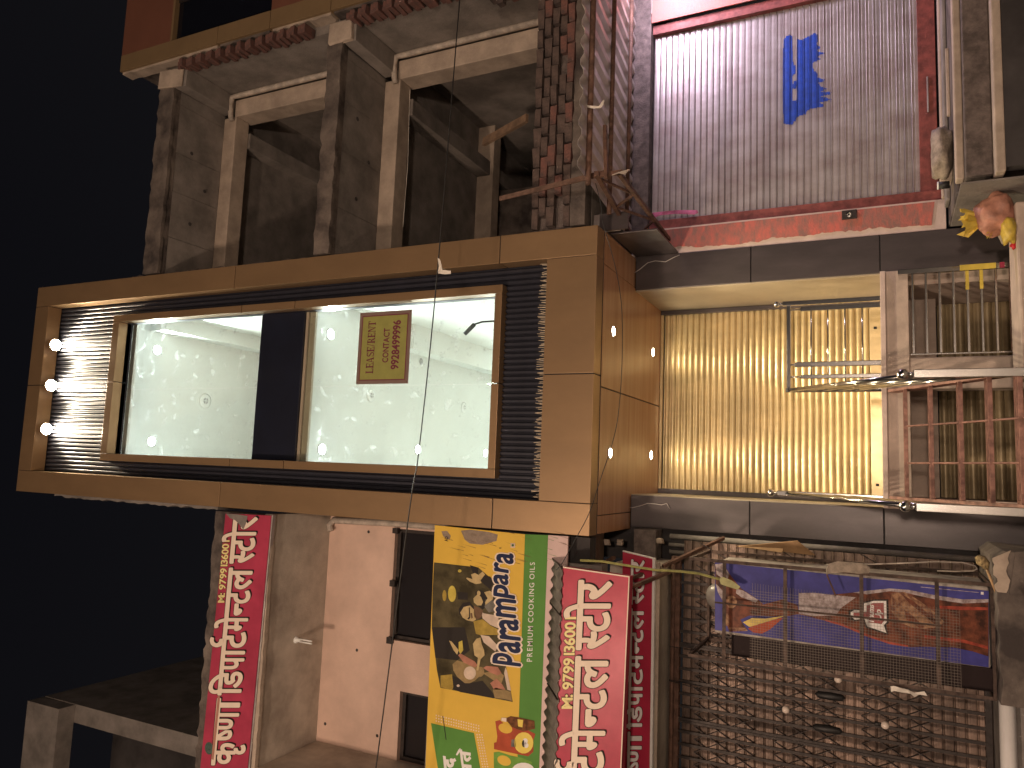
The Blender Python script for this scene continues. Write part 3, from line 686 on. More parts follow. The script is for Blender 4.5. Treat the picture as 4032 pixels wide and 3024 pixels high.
for (z0, z1, sd_) in ((6.355, 6.60, 11), (9.53, 9.85, 21)):
    slab(z0, z1, 1.0, sd_)
    # cantilever beam with a broken front end
    obj('cantilever_beam', MB().box(6.18, 6.46, .03, 1.0, z0 - .19, z0 + .02, .012), CONC, rbld, bev=.01)
    obj('broken_beam_end', MB().box(6.17, 6.46, -.03, .03, z0 - .15, z1 - .02, .025), CONCL, rbld, bev=.02)
    # lintel beam at the back of the balcony
    obj('back_beam', box(3.31, 6.12, 1.0, 1.28, z0 - .24, z0 + .02), CONCL, rbld, bev=.012)
    obj('column', box(6.12, 6.40, 1.005, 1.35, z0 - 3.0, z0 - .19), CONCL, rbld, bev=.012)
    # rooms behind: ceiling, cross beams
    obj('room_ceiling', box(3.31, 9.0, 1.28, 7.0, z0 - .02, z0 + .08), CONC, rbld)
    obj('cross_beam', box(5.70, 5.95, 1.281, 7.0, z0 - .28, z0 - .021), CONC, rbld, bev=.01); obj('room_wall', box(6.6, 6.7, 1.46, 6.5, z0 - 3.0, z0 - .021), CONC, rbld)
    obj('cross_beam', box(3.4, 9.0, 3.7, 3.95, z0 - .34, z0 - .021), CONCL, rbld, bev=.01)
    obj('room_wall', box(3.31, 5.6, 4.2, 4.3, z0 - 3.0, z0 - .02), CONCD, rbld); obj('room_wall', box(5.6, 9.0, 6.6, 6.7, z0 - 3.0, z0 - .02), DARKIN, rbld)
    # side wall closing the balcony, with toothed bricks at its front edge
    obj('side_wall', box(6.47, 6.60, .14, 1.45, z0 - 2.85, z0 + .02), CONC, rbld)
    tm = mesh_of(MB().box(-.06, .06, -.10, .10, -.036, .036, .006), BRICK)
    n = 26
    for i in range(n):
        zz = z0 - .10 - i * .098; out = .05 if i % 2 else 0.0
        inst('toothing_brick', tm, (6.50 - out * .4 + random.uniform(-.012, .012), .06 - out + random.uniform(-.01, .01), zz), rbld, (random.uniform(-.05, .05), random.uniform(-.08, .08), random.uniform(-.1, .1)))
    # plastered down pipe in the corner with an elbow
    obj('down_pipe', MB().tube([(6.43, .94, z0 - 2.6), (6.43, .94, z0 - .28), (6.41, .92, z0 - .20), (6.30, .92, z0 - .17), (6.10, .93, z0 - .19), (6.04, .96, z0 - .19)], .042, 10), PVC, rbld, True)
    obj('plaster_fillet', MB().tube([(6.455, .97, z0 - 2.6), (6.455, .97, z0 - .3)], .05, 7), CONCL, rbld)
    for (x, y) in ((4.2, .5), (5.3, .42), (4.8, .72)): obj('soffit_hole', MB().lathe((x, y, z0 + .008), [(.03, 0), (.02, -.006), (.012, -.004)], 9), DARKIN, rbld)
# brick parapet: courses of single bricks
bm_ = [mesh_of(MB().box(-.112, .112, -.05, .05, -.042, .042, .007), m_) for m_ in (BRICK2, BRICK2, BRICK2, BRICK)]
obj('parapet_core', box(3.31, 6.62, .08, .22, 2.9, 3.50), MORT, rbld)
for c in range(5):
    x = 3.32 + (.12 if c % 2 else 0); z = 3.075 + c * .095
    while x < 6.6:
        if random.random() > .04:
            inst('brick', random.choice(bm_), (x + .112, .045 + random.uniform(-.012, .012), z), rbld, (random.uniform(-.04, .04), random.uniform(-.035, .035), random.uniform(-.06, .06)), (random.uniform(.86, 1.03), 1, random.uniform(.85, 1.04)))
        x += .236
obj('parapet_base', MB().prism(rough_edge((3.31, 3.03), (6.62, 3.03), .015, 30, 5) + [(6.62, 2.86), (3.31, 2.86)], .01, .2), CONCD, rbld)
obj('first_slab', box(3.31, 7.6, .23, 7.0, 2.86, 3.02), CONC, rbld)
stk = thing('brick_stack', 'loose bricks stacked at the end of the brick parapet', 'bricks', (6.45, .05, 3.53))
for i in range(7):
    inst('brick', bm_[i % 4], (6.33 - .012 * i * (i % 2), .06, 3.575 + i * .09), stk, (0, 0, random.uniform(-.12, .12)))
# clad front further right: gold strip, red panels, dark windows
for (z0, z1) in ((8.645, 10.75), (7.63, 8.635), (6.55, 7.62), (4.2, 6.54)):
    obj('gold_panel', box(6.64, 6.905, -.06, .16, z0, z1), GOLD2, rbld, bev=.004)
    obj('gold_return', MB().prism(rough_edge((6.60, z0 + .02), (6.605, z1 - .02), .012, 14, int(z0 * 9)) + [(6.639, z1 - .02), (6.639, z0 + .02)], -.02, .16), CONCL if z0 > 8.6 or 6.5 < z0 < 7 else CONCD, rbld)
for (z0, z1) in ((9.665, 10.76), (6.6, 7.625)): obj('red_panel', box(6.912, 9.6, -.05, .16, z0, z1), REDC, rbld, bev=.004)
obj('gold_panel', box(6.912, 9.6, -.055, .16, 9.61, 9.655), GOLD2, rbld); obj('clad_window', box(6.912, 9.6, .02, .05, 7.63, 9.605), mat('dark_tinted_glass', (.006, .007, .012), .08, 0, 0), rbld)
obj('window_mullion', box(7.55, 7.60, 0, .02, 7.63, 9.605), RUSTD, rbld); obj('wall_core', box(6.66, 9.6, .165, 1.5, 2.9, 10.6), CONCD, rbld)
obj('wall_core', box(6.75, 9.6, -.02, .16, 2.9, 6.55), GOLD2, rbld)
# thin string hanging on the open bay, and the plank leaning inside
obj('hanging_string', MB().tube([(3.9, .95, 5.89), (4.8, .95, 5.87), (5.9, .97, 5.92)], .003, 5), PAPER, rbld)
t = thing('wood_plank', 'wooden plank leaning in the open bay above the brick parapet', 'plank', (6.3, 1.6, 5.0))
obj('plank_body', MB().bar(at(1905, 560, Y=2.0), at(2075, 465, Y=1.6), .12, .05), mat('old_timber', (.26, .17, .11), .8, 0, .2, 5), t)
t = thing('iron_bar', 'long rusty iron bar resting across the parapet bricks', 'iron bar', (4.2, -.35, 3.2))
p, q = at(1970, 782, Y=-.1), at(2385, 680, Y=-.75); obj('bar_length', MB().bar(p, q, .05, .03), RUST, t)

# ground floor wall with the shutter
obj('shop_wall', box(3.30, 3.62, 1.36, 1.60, -.62, 2.75), PLAST, rbld)
pk = []; w_ = 3.345; rr_ = random.Random(17)
for i in range(104):
    w_ += rr_.uniform(-.012, .012) - (w_ - 3.36) * .08; pk.append((w_ + rr_.uniform(-.005, .005), 2.55 - i * .0295))
obj('peeling_paint', MB().prism(pk + [(3.60, -.52), (3.60, 2.62)], 1.352, 1.358), REDPK, rbld)
obj('shop_wall', box(3.62, 8.2, 1.36, 1.6, 2.56, 2.95), MORT, rbld)
obj('shop_wall', box(6.45, 8.2, 1.36, 1.60, -.62, 2.56), PLAST, rbld); obj('peeling_paint', box(6.31, 8.2, 1.34, 1.359, -.5, 2.55), REDPK, rbld)
rs = thing('rolling_shutter', 'grey galvanised roller shutter with blue paint daubed on it and red jambs', 'shutter', (5.0, 1.48, -.45))
prof_ = shutter(rs, 3.74, 6.2, 1.47, -.40, 2.56, .0735, STEELZ, depth=.014, flat=True)
obj('jamb', box(3.625, 3.745, 1.40, 1.52, -.62, 2.55), REDOX, rs, bev=.006); obj('jamb_strip', box(3.600, 3.640, 1.375, 1.40, -.56, 2.55), REDOX, rs, bev=.004)
obj('jamb', box(6.18, 6.30, 1.40, 1.52, -.62, 2.55), REDOX, rs, bev=.006)
obj('threshold', box(3.70, 6.2, 1.43, 1.47, -.565, -.395), REDOX, rs, bev=.004)
obj('handle', box(4.62, 5.02, 1.415, 1.43, -.49, -.475), STEELZ, rs, bev=.003)
lk = obj('lock_plate', box(3.50, 3.60, 1.33, 1.351, .22, .37), RUSTD, rs, bev=.004); obj('lock_ring', MB().lathe((3.55, 1.33, .30), [(.03, 0), (.03, -.006), (.018, -.008), (.012, -.002)], 16, 'Y'), CHROME, lk)
# blue paint daubed over the slats (laid just in front of the slat crests)
BLUE = mat('cobalt_paint', (0.02, 0.07, 0.42), .5, 0, .12, 20)
def inside(P, x, y):
    c = False; n = len(P)
    for i in range(n):
        (x0, y0), (x1, y1) = P[i], P[i - 1]
        if (y0 > y) != (y1 > y) and x < (x1 - x0) * (y - y0) / (y1 - y0) + x0: c = not c
    return c
BLOT = [[(3085,155),(3105,135),(3118,140),(3122,240),(3133,270),(3130,290),(3118,300),(3118,328),(3132,335),(3137,345),(3118,350),(3120,395),(3137,400),(3138,408),(3150,428),(3172,436),(3142,458),(3120,490),(3085,488),(3082,300)],
        [(3137,150),(3150,158),(3170,150),(3205,132),(3222,135),(3222,160),(3215,175),(3232,185),(3215,200),(3250,208),(3217,222),(3232,232),(3200,245),(3197,262),(3205,275),(3220,290),(3218,305),(3250,315),(3222,325),(3230,340),(3255,350),(3228,358),(3280,366),(3230,378),(3278,392),(3225,402),(3248,415),(3215,425),(3180,432),(3172,448),(3150,455),(3138,420)],
        [(3128,318),(3140,318),(3140,338),(3128,338)], [(3128,395),(3140,395),(3142,430),(3128,430)]]
PB = [[(at(x, y, Y=1.47).x, at(x, y, Y=1.47).z) for x, y in pl] for pl in BLOT]
bp = MB(); bx0 = min(x for P in PB for x, z in P); bx1 = max(x for P in PB for x, z in P); bz0 = min(z for P in PB for x, z in P); bz1 = max(z for P in PB for x, z in P)
k0 = int((bz0 + .40) / .0735); k1 = int((bz1 + .40) / .0735) + 1; nx_ = int((bx1 - bx0) / .012) + 1
for k in range(k0, k1):
    for (ya, za), (yb, zb) in zip(prof_, prof_[1:]):
        z = -.40 + k * .0735 + (za + zb) / 2
        for i in range(nx_):
            x = bx0 + (i + .5) * .012
            if any(inside(P, x + random.uniform(-.004, .004), z) for P in PB):
                bp.face([(x - .006, 1.4675 + ya, -.40 + k * .0735 + za), (x + .006, 1.4675 + ya, -.40 + k * .0735 + za), (x + .006, 1.4675 + yb, -.40 + k * .0735 + zb), (x - .006, 1.4675 + yb, -.40 + k * .0735 + zb)])
obj('blue_paint_daub', bp, BLUE, rs, fixn=False)

# corrugated awning on tubes over the right shutter
aw = thing('corrugated_awning', 'bare metal corrugated awning on rusty tubes over the grey shutter', 'awning', (5.2, .2, 2.5))
def awz(y): return 2.545 + (y + .95) * .095
cor = MB(); n = 30; x0, x1 = 3.50, 7.4; pts = []
nx = 76
for i in range(nx + 1):
    x = x0 + (x1 - x0) * i / nx; k = i % 4; pts.append((x, (0, .034, .034, 0)[k]))
for y in (-.95, 1.36):
    for x, h in pts: cor.v.append((x, y + (random.uniform(-.012, .012) if y < 0 else 0), awz(y) + h))
for i in range(nx): cor.f.append((i, i + 1, nx + 2 + i, nx + 1 + i))
o = obj('sheet', cor, AWNS, aw); md = o.modifiers.new('thick', 'SOLIDIFY'); md.thickness = .002
for (y, r) in ((-.78, .030), (.10, .026), (.98, .024)): obj('purlin_tube', MB().tube([(3.42, y, awz(y) - r - .004), (7.4, y, awz(y) - r - .004)], r, 12), RUST, aw, True)
def awb(p, q, w=.04, h=.03): obj('truss_bar', MB().bar(p, q, w, h), RUST, aw, bev=.003)
tx0 = 3.47
awb((tx0, -.90, 2.40), (tx0, 1.34, 2.70), .045, .045); awb((tx0, -.86, 2.20), (tx0, 1.34, 2.28), .04, .04); awb((tx0, -.84, 2.16), (tx0, -.84, 2.44), .04, .04)
for (a, b) in ((-.75, -.25), (.05, -.25), (.05, .6), (1.2, .6)):
    awb((tx0, a, 2.40 + (a + .9) * .134 - .01), (tx0, b, 2.21 + (b + .86) * .036), .025, .02)
awb((3.40, -.90, 2.30), (3.95, -.86, 2.34), .04, .035)
rp = thing('rope_knot', 'pale rope knotted round the awning truss corner', 'rope', (3.5, -.84, 2.2), None)
for i in range(4):
    c = at(2410 + 8 * i, 690 - 4 * i, Y=-.90); d = at(2478 - 5 * i, 668 + 6 * i, Y=-.88)
    obj('rope_strand', MB().tube([c, (c + d) / 2 + Vector((0, -.02, .012 * (i - 1.5))), d], .005, 6), PVC, rp)
def hang_cloth(name, label, cat, pix, Y, m, thick=.004):
    t = thing(name, label, cat, at(*pix[0], Y=Y)); mb = MB(); top = []
    mb.flat([at(x, y, Y=Y + random.uniform(-.02, .02)) for x, y in pix]); o = obj('cloth', mb, m, t, fixn=False); md = o.modifiers.new('t', 'SOLIDIFY'); md.thickness = thick; return t
PINKC = mat('pink_cloth', (.50, .13, .26), .8, 0, .2, 12)
hang_cloth('pink_rag', 'pink rag tied to the awning truss hanging before the shutter', 'rag', [(2558, 850), (2570, 838), (2620, 832), (2660, 828), (2745, 828), (2750, 838), (2735, 845), (2660, 842), (2600, 848), (2575, 858), (2562, 862)], 1.10, PINKC)
hang_cloth('paper_strip', 'white torn paper strip tied to the awning front tube', 'paper', [(2312, 415), (2330, 416), (2358, 418), (2372, 400), (2380, 392), (2377, 412), (2366, 425), (2340, 427), (2314, 424)], -.83, PAPER)
# zinc flashing between the buildings, side fin panel
obj('zinc_flashing', box(3.297, 3.50, .30, .32, 2.55, 3.02), STEELZ, rbld); obj('edge_board', box(3.297, 3.49, .26, .285, 2.45, 2.78), DARKP, rbld)
panel(3.293, 3.312, .40, 1.343, 2.165, 2.69, DARKP, 'side_fin')

# lamp on the shop front beyond the frame: it gives the pale violet light on the grey shutter
lt = thing('tube_lamp', 'violet white tube lamp under the awning at the far end of the grey shutter', 'lamp', (6.9, .55, 2.45))
obj('lamp_body', box(6.5, 7.3, .52, .58, 2.50, 2.54), SPKW, lt, bev=.005); obj('lamp_tube', MB().tube([(6.54, .55, 2.475), (7.26, .55, 2.475)], .014, 10), emis('violet_tube', (.93, .74, 1.0), 22), lt)
l = bpy.data.lights.new('tube_light', 'AREA'); l.shape = 'RECTANGLE'; l.size = .75; l.size_y = .04; l.energy = 80; l.color = (.97, .78, 1.0)
lo = bpy.data.objects.new('tube_light', l); COL.objects.link(lo); lo.location = (6.75, .50, 2.40); lo.rotation_euler = (rad(40), rad(25), 0); lo.parent = lt; lo.matrix_parent_inverse = parent_inv(lt)

# platform and steps in front of the right shutter
pf = thing('shop_platform', 'worn concrete platform with stone steps before the grey shutter', 'platform', (5, .6, -1.6))
obj('platform_body', box(3.335, 8.5, .40, 1.43, -1.62, -.645, .006), CONCD, pf, bev=.015); obj('stone_sill', box(3.62, 8.5, 1.30, 1.428, -.643, -.585), CONCL, pf, bev=.012)
obj('step_riser', box(3.50, 8.5, 1.06, 1.295, -.643, -.605), CONC, pf, bev=.01)
obj('stone_tread', box(3.42, 8.5, .26, .40, -.70, -.640, .006), CONCL, pf, bev=.012); obj('step_riser', box(3.40, 8.5, .16, .398, -.91, -.702), MORT, pf, bev=.01)
obj('stone_tread', box(3.36, 8.5, .02, .24, -.985, -.912, .006), CONCL, pf, bev=.012); obj('drain_shade_panel', box(3.40, 8.5, .03, .15, -1.62, -.99), DARKIN, pf); obj('side_face', box(3.318, 3.334, .12, 1.36, -1.6, -.66), CONC, pf)  # dark panel below the last tread stands in for the shade of the void
# debris on the platform
SACK = mat('dusty_jute', (.30, .25, .20), .95, 0, .2, 10, .6, 80)
def crumple(name, label, cat, c, sx, sy, sz, m, seed, part='sheet', cuts=3, amp=.35):
    t = thing(name, label, cat, c); bm = bmesh.new(); bmesh.ops.create_icosphere(bm, subdivisions=cuts, radius=1.0); r = random.Random(seed)
    ph = [(r.uniform(0, 6), r.uniform(2, 5), r.uniform(0, 6), r.uniform(2, 5), r.uniform(0, 6), r.uniform(3, 7)) for _ in range(3)]
    for v in bm.verts:
        k = 1.0
        for a in ph: k += amp / 3 * math.sin(a[0] + a[1] * v.co.x * 1.3 + math.sin(a[2] + a[3] * v.co.y)) * math.cos(a[4] + a[5] * v.co.z)
        k += r.uniform(-.04, .04)
        v.co = Vector((v.co.x * k * sx, v.co.y * k * sy, max(-.85, v.co.z * k) * sz))
    me = bpy.data.meshes.new(part); bm.to_mesh(me); [setattr(f, 'use_smooth', True) for f in me.polygons]; bm.free(); me.materials.append(m)
    o = bpy.data.objects.new(part, me); COL.objects.link(o); o.location = Vector(c) + Vector((0, 0, .85 * sz)); o.parent = t; o.matrix_parent_inverse = parent_inv(t); return t, o
p = at(3745, 600, Y=.75)
crumple('crumpled_sack', 'crumpled dusty jute sack dumped on the shop platform', 'sack', (p.x, .75, -.644), .26, .15, .10, SACK, 4)
for i, (x, y, lab) in enumerate(((3700, 330, 'thin stick lying on the platform sill'), (3738, 655, 'short board offcut lying beside the jute sack'), (3770, 690, 'small stone block at the end of the platform steps'))):
    q = at(x, y, Y=.85); t = thing(('stick', 'board_offcut', 'stone_block')[i], lab, ('stick', 'board', 'stone')[i], (q.x, .85, -.644))
    w = ((.35, .02, .03), (.10, .07, .05), (.07, .08, .10))[i]
    obj('body', MB().box(q.x - w[0], q.x + w[0], .85 - w[1], .85 + w[1], -.6435, -.6435 + w[2], .006), (CONCL, RUST, CONCL)[i], t, bev=.006)
t = thing('dark_tin', 'small black tin with a white lid at the platform corner', 'tin', (3.52, .7, -.644))
obj('tin_body', MB().lathe((3.50, .60, -.605), [(.035, 0), (.036, .09)], 16), BLK, t, True); obj('lid', MB().lathe((3.50, .60, -.515), [(.038, 0), (.036, .012)], 16), SPKW, t, True)
# yellow and pink rubbish bag by the slab
YBAG = mat('yellow_bag_plastic', (.60, .44, .07), .45, 0, .12, 9); PBAG = mat('pink_bag_plastic', (.50, .24, .17), .5, 0, .15, 9)
t, o = crumple('rubbish_bag', 'knotted yellow and pink plastic rubbish bag on the slab by the dark pillar', 'bag', (3.10, .42, -1.084), .19, .14, .17, PBAG, 9, 'bag_body', 4, .3)
for (dx, dz, s, a) in ((-.08, .30, .11, .5), (.02, .33, .07, -.3), (-.16, .16, .06, .9)):
    mb = MB(); r = random.Random(int(dx * 100))
    for k in range(9):
        u = k / 9 * 6.28; mb.face([(3.10 + dx * .6, .40, -1.084 + dz * .7), (3.10 + dx + s * math.cos(u), .40 + s * .7 * math.sin(u), -1.084 + dz + s * r.uniform(.5, 1.3)), (3.10 + dx + s * math.cos(u + .8), .40 + s * .7 * math.sin(u + .8), -1.084 + dz + s * r.uniform(.3, 1.2))])
    oo = obj('bag_knot', mb, YBAG, t, fixn=False)
crumple('yellow_wrapper', 'yellow plastic wrapper draped under the pink rubbish bag', 'wrapper', (2.92, .33, -1.084), .12, .10, .06, YBAG, 12)
crumple('red_flower', 'small red flower head lying on the beige slab', 'flower', (2.79, .36, -1.084), .03, .02, .022, mat('red_petal', (.55, .02, .03), .6, 0, .1), 3, 'petals', 3, .8)

# ================================================================== LEFT BUILDING
lb = thing('shop_house', 'old pink plastered shop house with a concrete balcony slab and two dark windows', 'building', (-1.7, .8, -1))
obj('balcony_slab', box(-4.2, -.045, .04, 1.30, 6.975, 7.12), GREYSOF, lb)
pe = rough_edge((-4.2, 8.02), (-.06, 8.02), .022, 60, 31)
obj('parapet_wall', MB().prism(pe + [(-.06, 7.12), (-4.2, 7.12)], .06, .24), CONCD, lb)
obj('slab_nosing', MB().prism(rough_edge((-4.2, 6.945), (-.05, 6.945), .008, 40, 8) + [(-.05, 7.0), (-4.2, 7.0)], -.01, .045), CONCL, lb)
wa = MB(); zc = 6.974
wa.box(-3.3, -.03, 1.15, 1.32, 5.875, zc); wa.box(-3.3, -3.13, 1.15, 1.32, 4.3, 5.875); wa.box(-2.262, -1.64, 1.15, 1.32, 4.3, 5.875); wa.box(-.20, -.03, 1.15, 1.32, 4.3, 5.875); wa.box(-3.13, -2.262, 1.15, 1.32, 5.66, 5.875)
wa.box(-3.3, -.03, 1.15, 1.32, 3.0, 4.3)
obj('upper_wall', wa, PINKW, lb)
obj('side_wall', box(-3.45, -3.12, .05, 1.15, 3.0, 6.97), GREYSOF, lb); obj('side_wall', box(-.03, .02, .5, 1.4, 3.0, 7.0), CONCD, lb)
DG = mat('dark_window_glass', (.02, .018, .02), .15, 0, 0)
for (a, b, zt) in ((-1.64, -.20, 5.875), (-3.13, -2.262, 5.66)):
    w = obj('window', box(a, b, 1.27, 1.28, 4.3, zt), DG, lb)
    obj('frame', box(a, b, 1.22, 1.27, zt - .05, zt), RUSTD, w); obj('frame', box(a, a + .05, 1.22, 1.27, 4.3, zt - .05), RUSTD, w); obj('frame', box(b - .05, b, 1.22, 1.27, 4.3, zt - .05), RUSTD, w)
for (a, b) in ((-1.68, -1.60), (-.26, -.19), (-.95, -.87)): obj('shutter_hinge', box(a, b, 1.09, 1.149, 5.80, 5.88), RUSTD, lb)
pz = at(1304, 2062, Y=1.08)
obj('down_pipe', MB().tube([(-.30, 1.08, 6.90), (-.22, 1.08, 6.93), (-.15, 1.08, 6.86), (-.125, 1.08, 5.8), (-.12, 1.08, 4.2)], .045, 12), PVC, lb, True)
# damp stains and cracks are small dark plaster losses
for (x, y) in ((1405, 2560), (1451, 2094), (1280, 2850), (1485, 2897)):
    p = at(x, y, Y=1.148); obj('plaster_hole', MB().lathe(p, [(.022, 0), (.018, -.004), (.01, -.002)], 7, 'Y'), DARKIN, lb)
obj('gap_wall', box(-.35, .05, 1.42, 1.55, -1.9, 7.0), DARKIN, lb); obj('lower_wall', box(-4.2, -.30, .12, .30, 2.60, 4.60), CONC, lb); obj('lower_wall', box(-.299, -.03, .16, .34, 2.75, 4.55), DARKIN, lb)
# roof room behind the parapet
obj('roof_room', box(-9, -3.80, 1.5, 1.8, 12.92, 13.80), CONC, lb); obj('roof_room', box(-4.1, -3.79, 1.805, 8, 8.0, 13.78), CONC, lb)
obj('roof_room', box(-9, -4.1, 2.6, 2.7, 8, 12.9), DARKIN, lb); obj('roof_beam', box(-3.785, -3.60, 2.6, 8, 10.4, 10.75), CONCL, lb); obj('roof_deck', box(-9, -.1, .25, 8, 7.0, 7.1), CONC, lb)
# bulb under the slab
t = thing('fluorescent_bulb', 'unlit white compact fluorescent bulb under the concrete balcony slab', 'bulb', (-1.69, .6, 6.97))
obj('holder', MB().lathe((-1.69, .6, 6.972), [(.045, 0), (.045, -.02), (.026, -.03), (.026, -.08)], 14), SPKW, t, True)
for dx in (-.016, .016): obj('lamp_tube', MB().tube([(-1.69 + dx, .6, 6.89), (-1.69 + dx, .6, 6.70)], .011, 8), SPKW, t, True)

# ---- printed signs: text set between four photo anchors on the sign's own plane
def qmap(TL, TR, BL, BR, Y):
    a = [at(*p, Y=Y) for p in (TL, TR, BL, BR)]
    return lambda u, v: (a[2] * (1 - u) + a[3] * u) * (1 - v) + (a[0] * (1 - u) + a[1] * u) * v
def qtext(mb, g, q, vmax, dx=0, dz=0):
    x0 = min(v[0] for v in g[0]); x1 = max(v[0] for v in g[0]); b = len(mb.v)
    if g is HWB or g is HWO: x0, x1 = 0.0, 1.0
    for v in g[0]:
        p = q((v[0] - x0) / (x1 - x0), v[1] / vmax); mb.v.append((p.x + dx, p.y - (v[2] if len(v) > 2 else 0), p.z + dz))
    mb.f += [tuple(b + i for i in f) for f in g[1]]
def qboard(name, TL, TR, BR, BL, Y, dep, m, par, bev=.004):
    a = [at(*p, Y=Y) for p in (TL, TR, BR, BL)]; mb = MB()
    mb.prism([(p.x, p.z) for p in a], Y, Y + dep); return obj(name, mb, m, par, bev=bev)
def ptrace(mb, pts, Y): mb.flat([at(x, y, Y=Y) for x, y in pts])
def shop_sign(t, anchors, Y, cream, shadow=(.016, -.016)):
    q = qmap(*anchors, Y - .004); mb = MB(); qtext(mb, HWB, q, .622); obj('shop_name', mb, cream, t, fixn=False)
    q = qmap(*anchors, Y - .002); mb = MB(); qtext(mb, HWB, q, .622, *shadow); q = qmap(*anchors, Y - .0014); qtext(mb, HWB, q, .622, shadow[0] * .5, shadow[1] * .5); q = qmap(*anchors, Y - .0027); qtext(mb, HWO, q, .622); obj('lettering_shadow', mb, BLKP, t, fixn=False)
def phone(t, anchors, Y):
    mb = MB(); qtext(mb, PHONE, qmap(*anchors, Y - .004), .69); obj('phone_number', mb, mat('pale_yellow_print', (.80, .68, .30), .55, 0, 0), t, fixn=False)
    mb = MB(); qtext(mb, PHONE_B, qmap(*anchors, Y - .002), .69); obj('phone_outline', mb, BLKP, t, fixn=False)
S1 = thing('shop_sign', 'red Hindi shop sign with phone number along the roof parapet', 'sign', (-1.8, -.02, 7.0), 'red Hindi signs of the shop house')
qboard('board', (788 - 30, 3330), (888, 2022), (1068, 2030), (976 - 30, 3330), -.02, .05, REDS, S1)
qboard('frame_strip', (976 - 28, 3330), (1070, 2026), (1074, 2026), (982 - 28, 3330), -.03, .06, STEELZ, S1)
shop_sign(S1, ((834, 3011), (923, 2034), (920, 3011), (1012, 2034)), -.02, CREAM, (.02, -.022)); phone(S1, ((858, 2373), (877, 2127), (882, 2373), (903, 2127)), -.02)
fl = MB(); a, b = at(836, 2990, Y=-.03), at(862, 2740, Y=-.03); fl.bar(a, b, .035, .004, (0, 1, 0)); obj('painted_flute', fl, mat('flute_brown', (.45, .22, .16), .6, 0, .05), S1)
ff = MB(); 
for i, (r_, y_) in enumerate(((.075, -.0255), (.05, -.027), (.03, -.0285))):
    c = at(822, 2947, Y=-.03); ff.lathe((c.x, y_, c.z), [(r_, 0), (r_ * .95, -.001)], 14, 'Y')
obj('painted_feather', ff, mat('feather_teal', (.07, .12, .10), .6, 0, .2, 30), S1)
# torn corner of the banner
tc_ = MB(); ptrace(tc_, [(890, 2022), (940, 2026), (975, 2032), (968, 2062), (958, 2085), (938, 2060), (925, 2048), (905, 2040)], -.0275); obj('torn_patch', tc_, CONC, S1, fixn=False)

S2 = thing('shop_sign', 'large glossy red Hindi signboard with phone number below the cement sheet canopy', 'sign', (-1.2, -.3, 2.2), 'red Hindi signs of the shop house')
qboard('board', (2157, 3744), (2218, 2233), (2478, 2271), (2414, 3744), -.30, .12, REDS2, S2)
qboard('edge_strip', (2411, 3744), (2475, 2271), (2479, 2271), (2415, 3744), -.305, .004, CREAM, S2, 0); qboard('edge_strip', (2217, 2236), (2217, 2231), (2479, 2269), (2479, 2274), -.306, .004, CREAM, S2, 0)
shop_sign(S2, ((2224, 3744), (2282, 2287), (2341, 3744), (2405, 2287)), -.30, CREAM, (.016, -.014)); phone(S2, ((2212, 2791), (2226, 2429), (2252, 2791), (2267, 2429)), -.30)
S3 = thing('shop_sign', 'narrow crimson Hindi sign with white lower edge above the folding gate', 'sign', (-1.2, .3, 2.1), 'red Hindi signs of the shop house')
qboard('board', (2434, 3300), (2452, 2168), (2570, 2200), (2554, 3300), .30, .04, REDS2, S3); qboard('white_edge', (2554, 3300), (2569, 2200), (2579, 2202), (2564, 3300), .294, .05, WHITEP, S3, 0); qboard('white_edge', (2451, 2172), (2451, 2168), (2578, 2199), (2578, 2203), .293, .05, WHITEP, S3, 0)
shop_sign(S3, ((2469, 3130), (2487, 2205), (2522, 3130), (2536, 2205)), .30, WHITEP, (.006, -.006))

# ---- cooking oil billboard
BB = thing('billboard', 'yellow and green cooking oil billboard with a family picture', 'billboard', (-1.6, 0, 3.1)); Y0 = 0.0
BYEL = mat('billboard_yellow', (.70, .46, .075), .55, 0, .04, 1.5, spec=.12); BGRN = mat('billboard_green', (.10, .26, .055), .55, 0, .05, 1.5, spec=.12); BPNK = mat('faded_pink_vinyl', (.66, .50, .47), .6, 0, .05, 3, spec=.12)
qboard('yellow_field', (1665, 3300), (1712, 2068), (2067, 2104), (2027, 3300), Y0, .03, BYEL, BB, 0); qboard('green_band', (2027.5, 3300), (2067.5, 2104), (2158, 2107), (2112, 3300), Y0, .03, BGRN, BB, 0); qboard('pink_band', (2112.5, 3300), (2158.5, 2107), (2237, 2112), (2190, 3300), Y0, .03, BPNK, BB, 0)
def pr(name, pts, m, lay): 
    mb = MB(); ptrace(mb, pts, Y0 - .0012 * lay); return obj(name, mb, m, BB, fixn=False)
def ell(cx, cy, rx, ry, n=18, rot=0): return [(cx + rx * math.cos(6.2832 * i / n) * math.cos(rot) - ry * math.sin(6.2832 * i / n) * math.sin(rot), cy + rx * math.cos(6.2832 * i / n) * math.sin(rot) + ry * math.sin(6.2832 * i / n) * math.cos(rot)) for i in range(n)]
P_DK = mat('print_dark_olive', (.085, .07, .035), .55, 0, .25, 4, spec=.12); P_BLK = mat('print_black', (.028, .024, .022), .55, 0, 0, spec=.12); P_SK = mat('print_skin', (.52, .40, .20), .55, 0, .08, 14, spec=.12); P_SKD = mat('print_skin_shade', (.30, .215, .10), .55, 0, .08, 14, spec=.12)
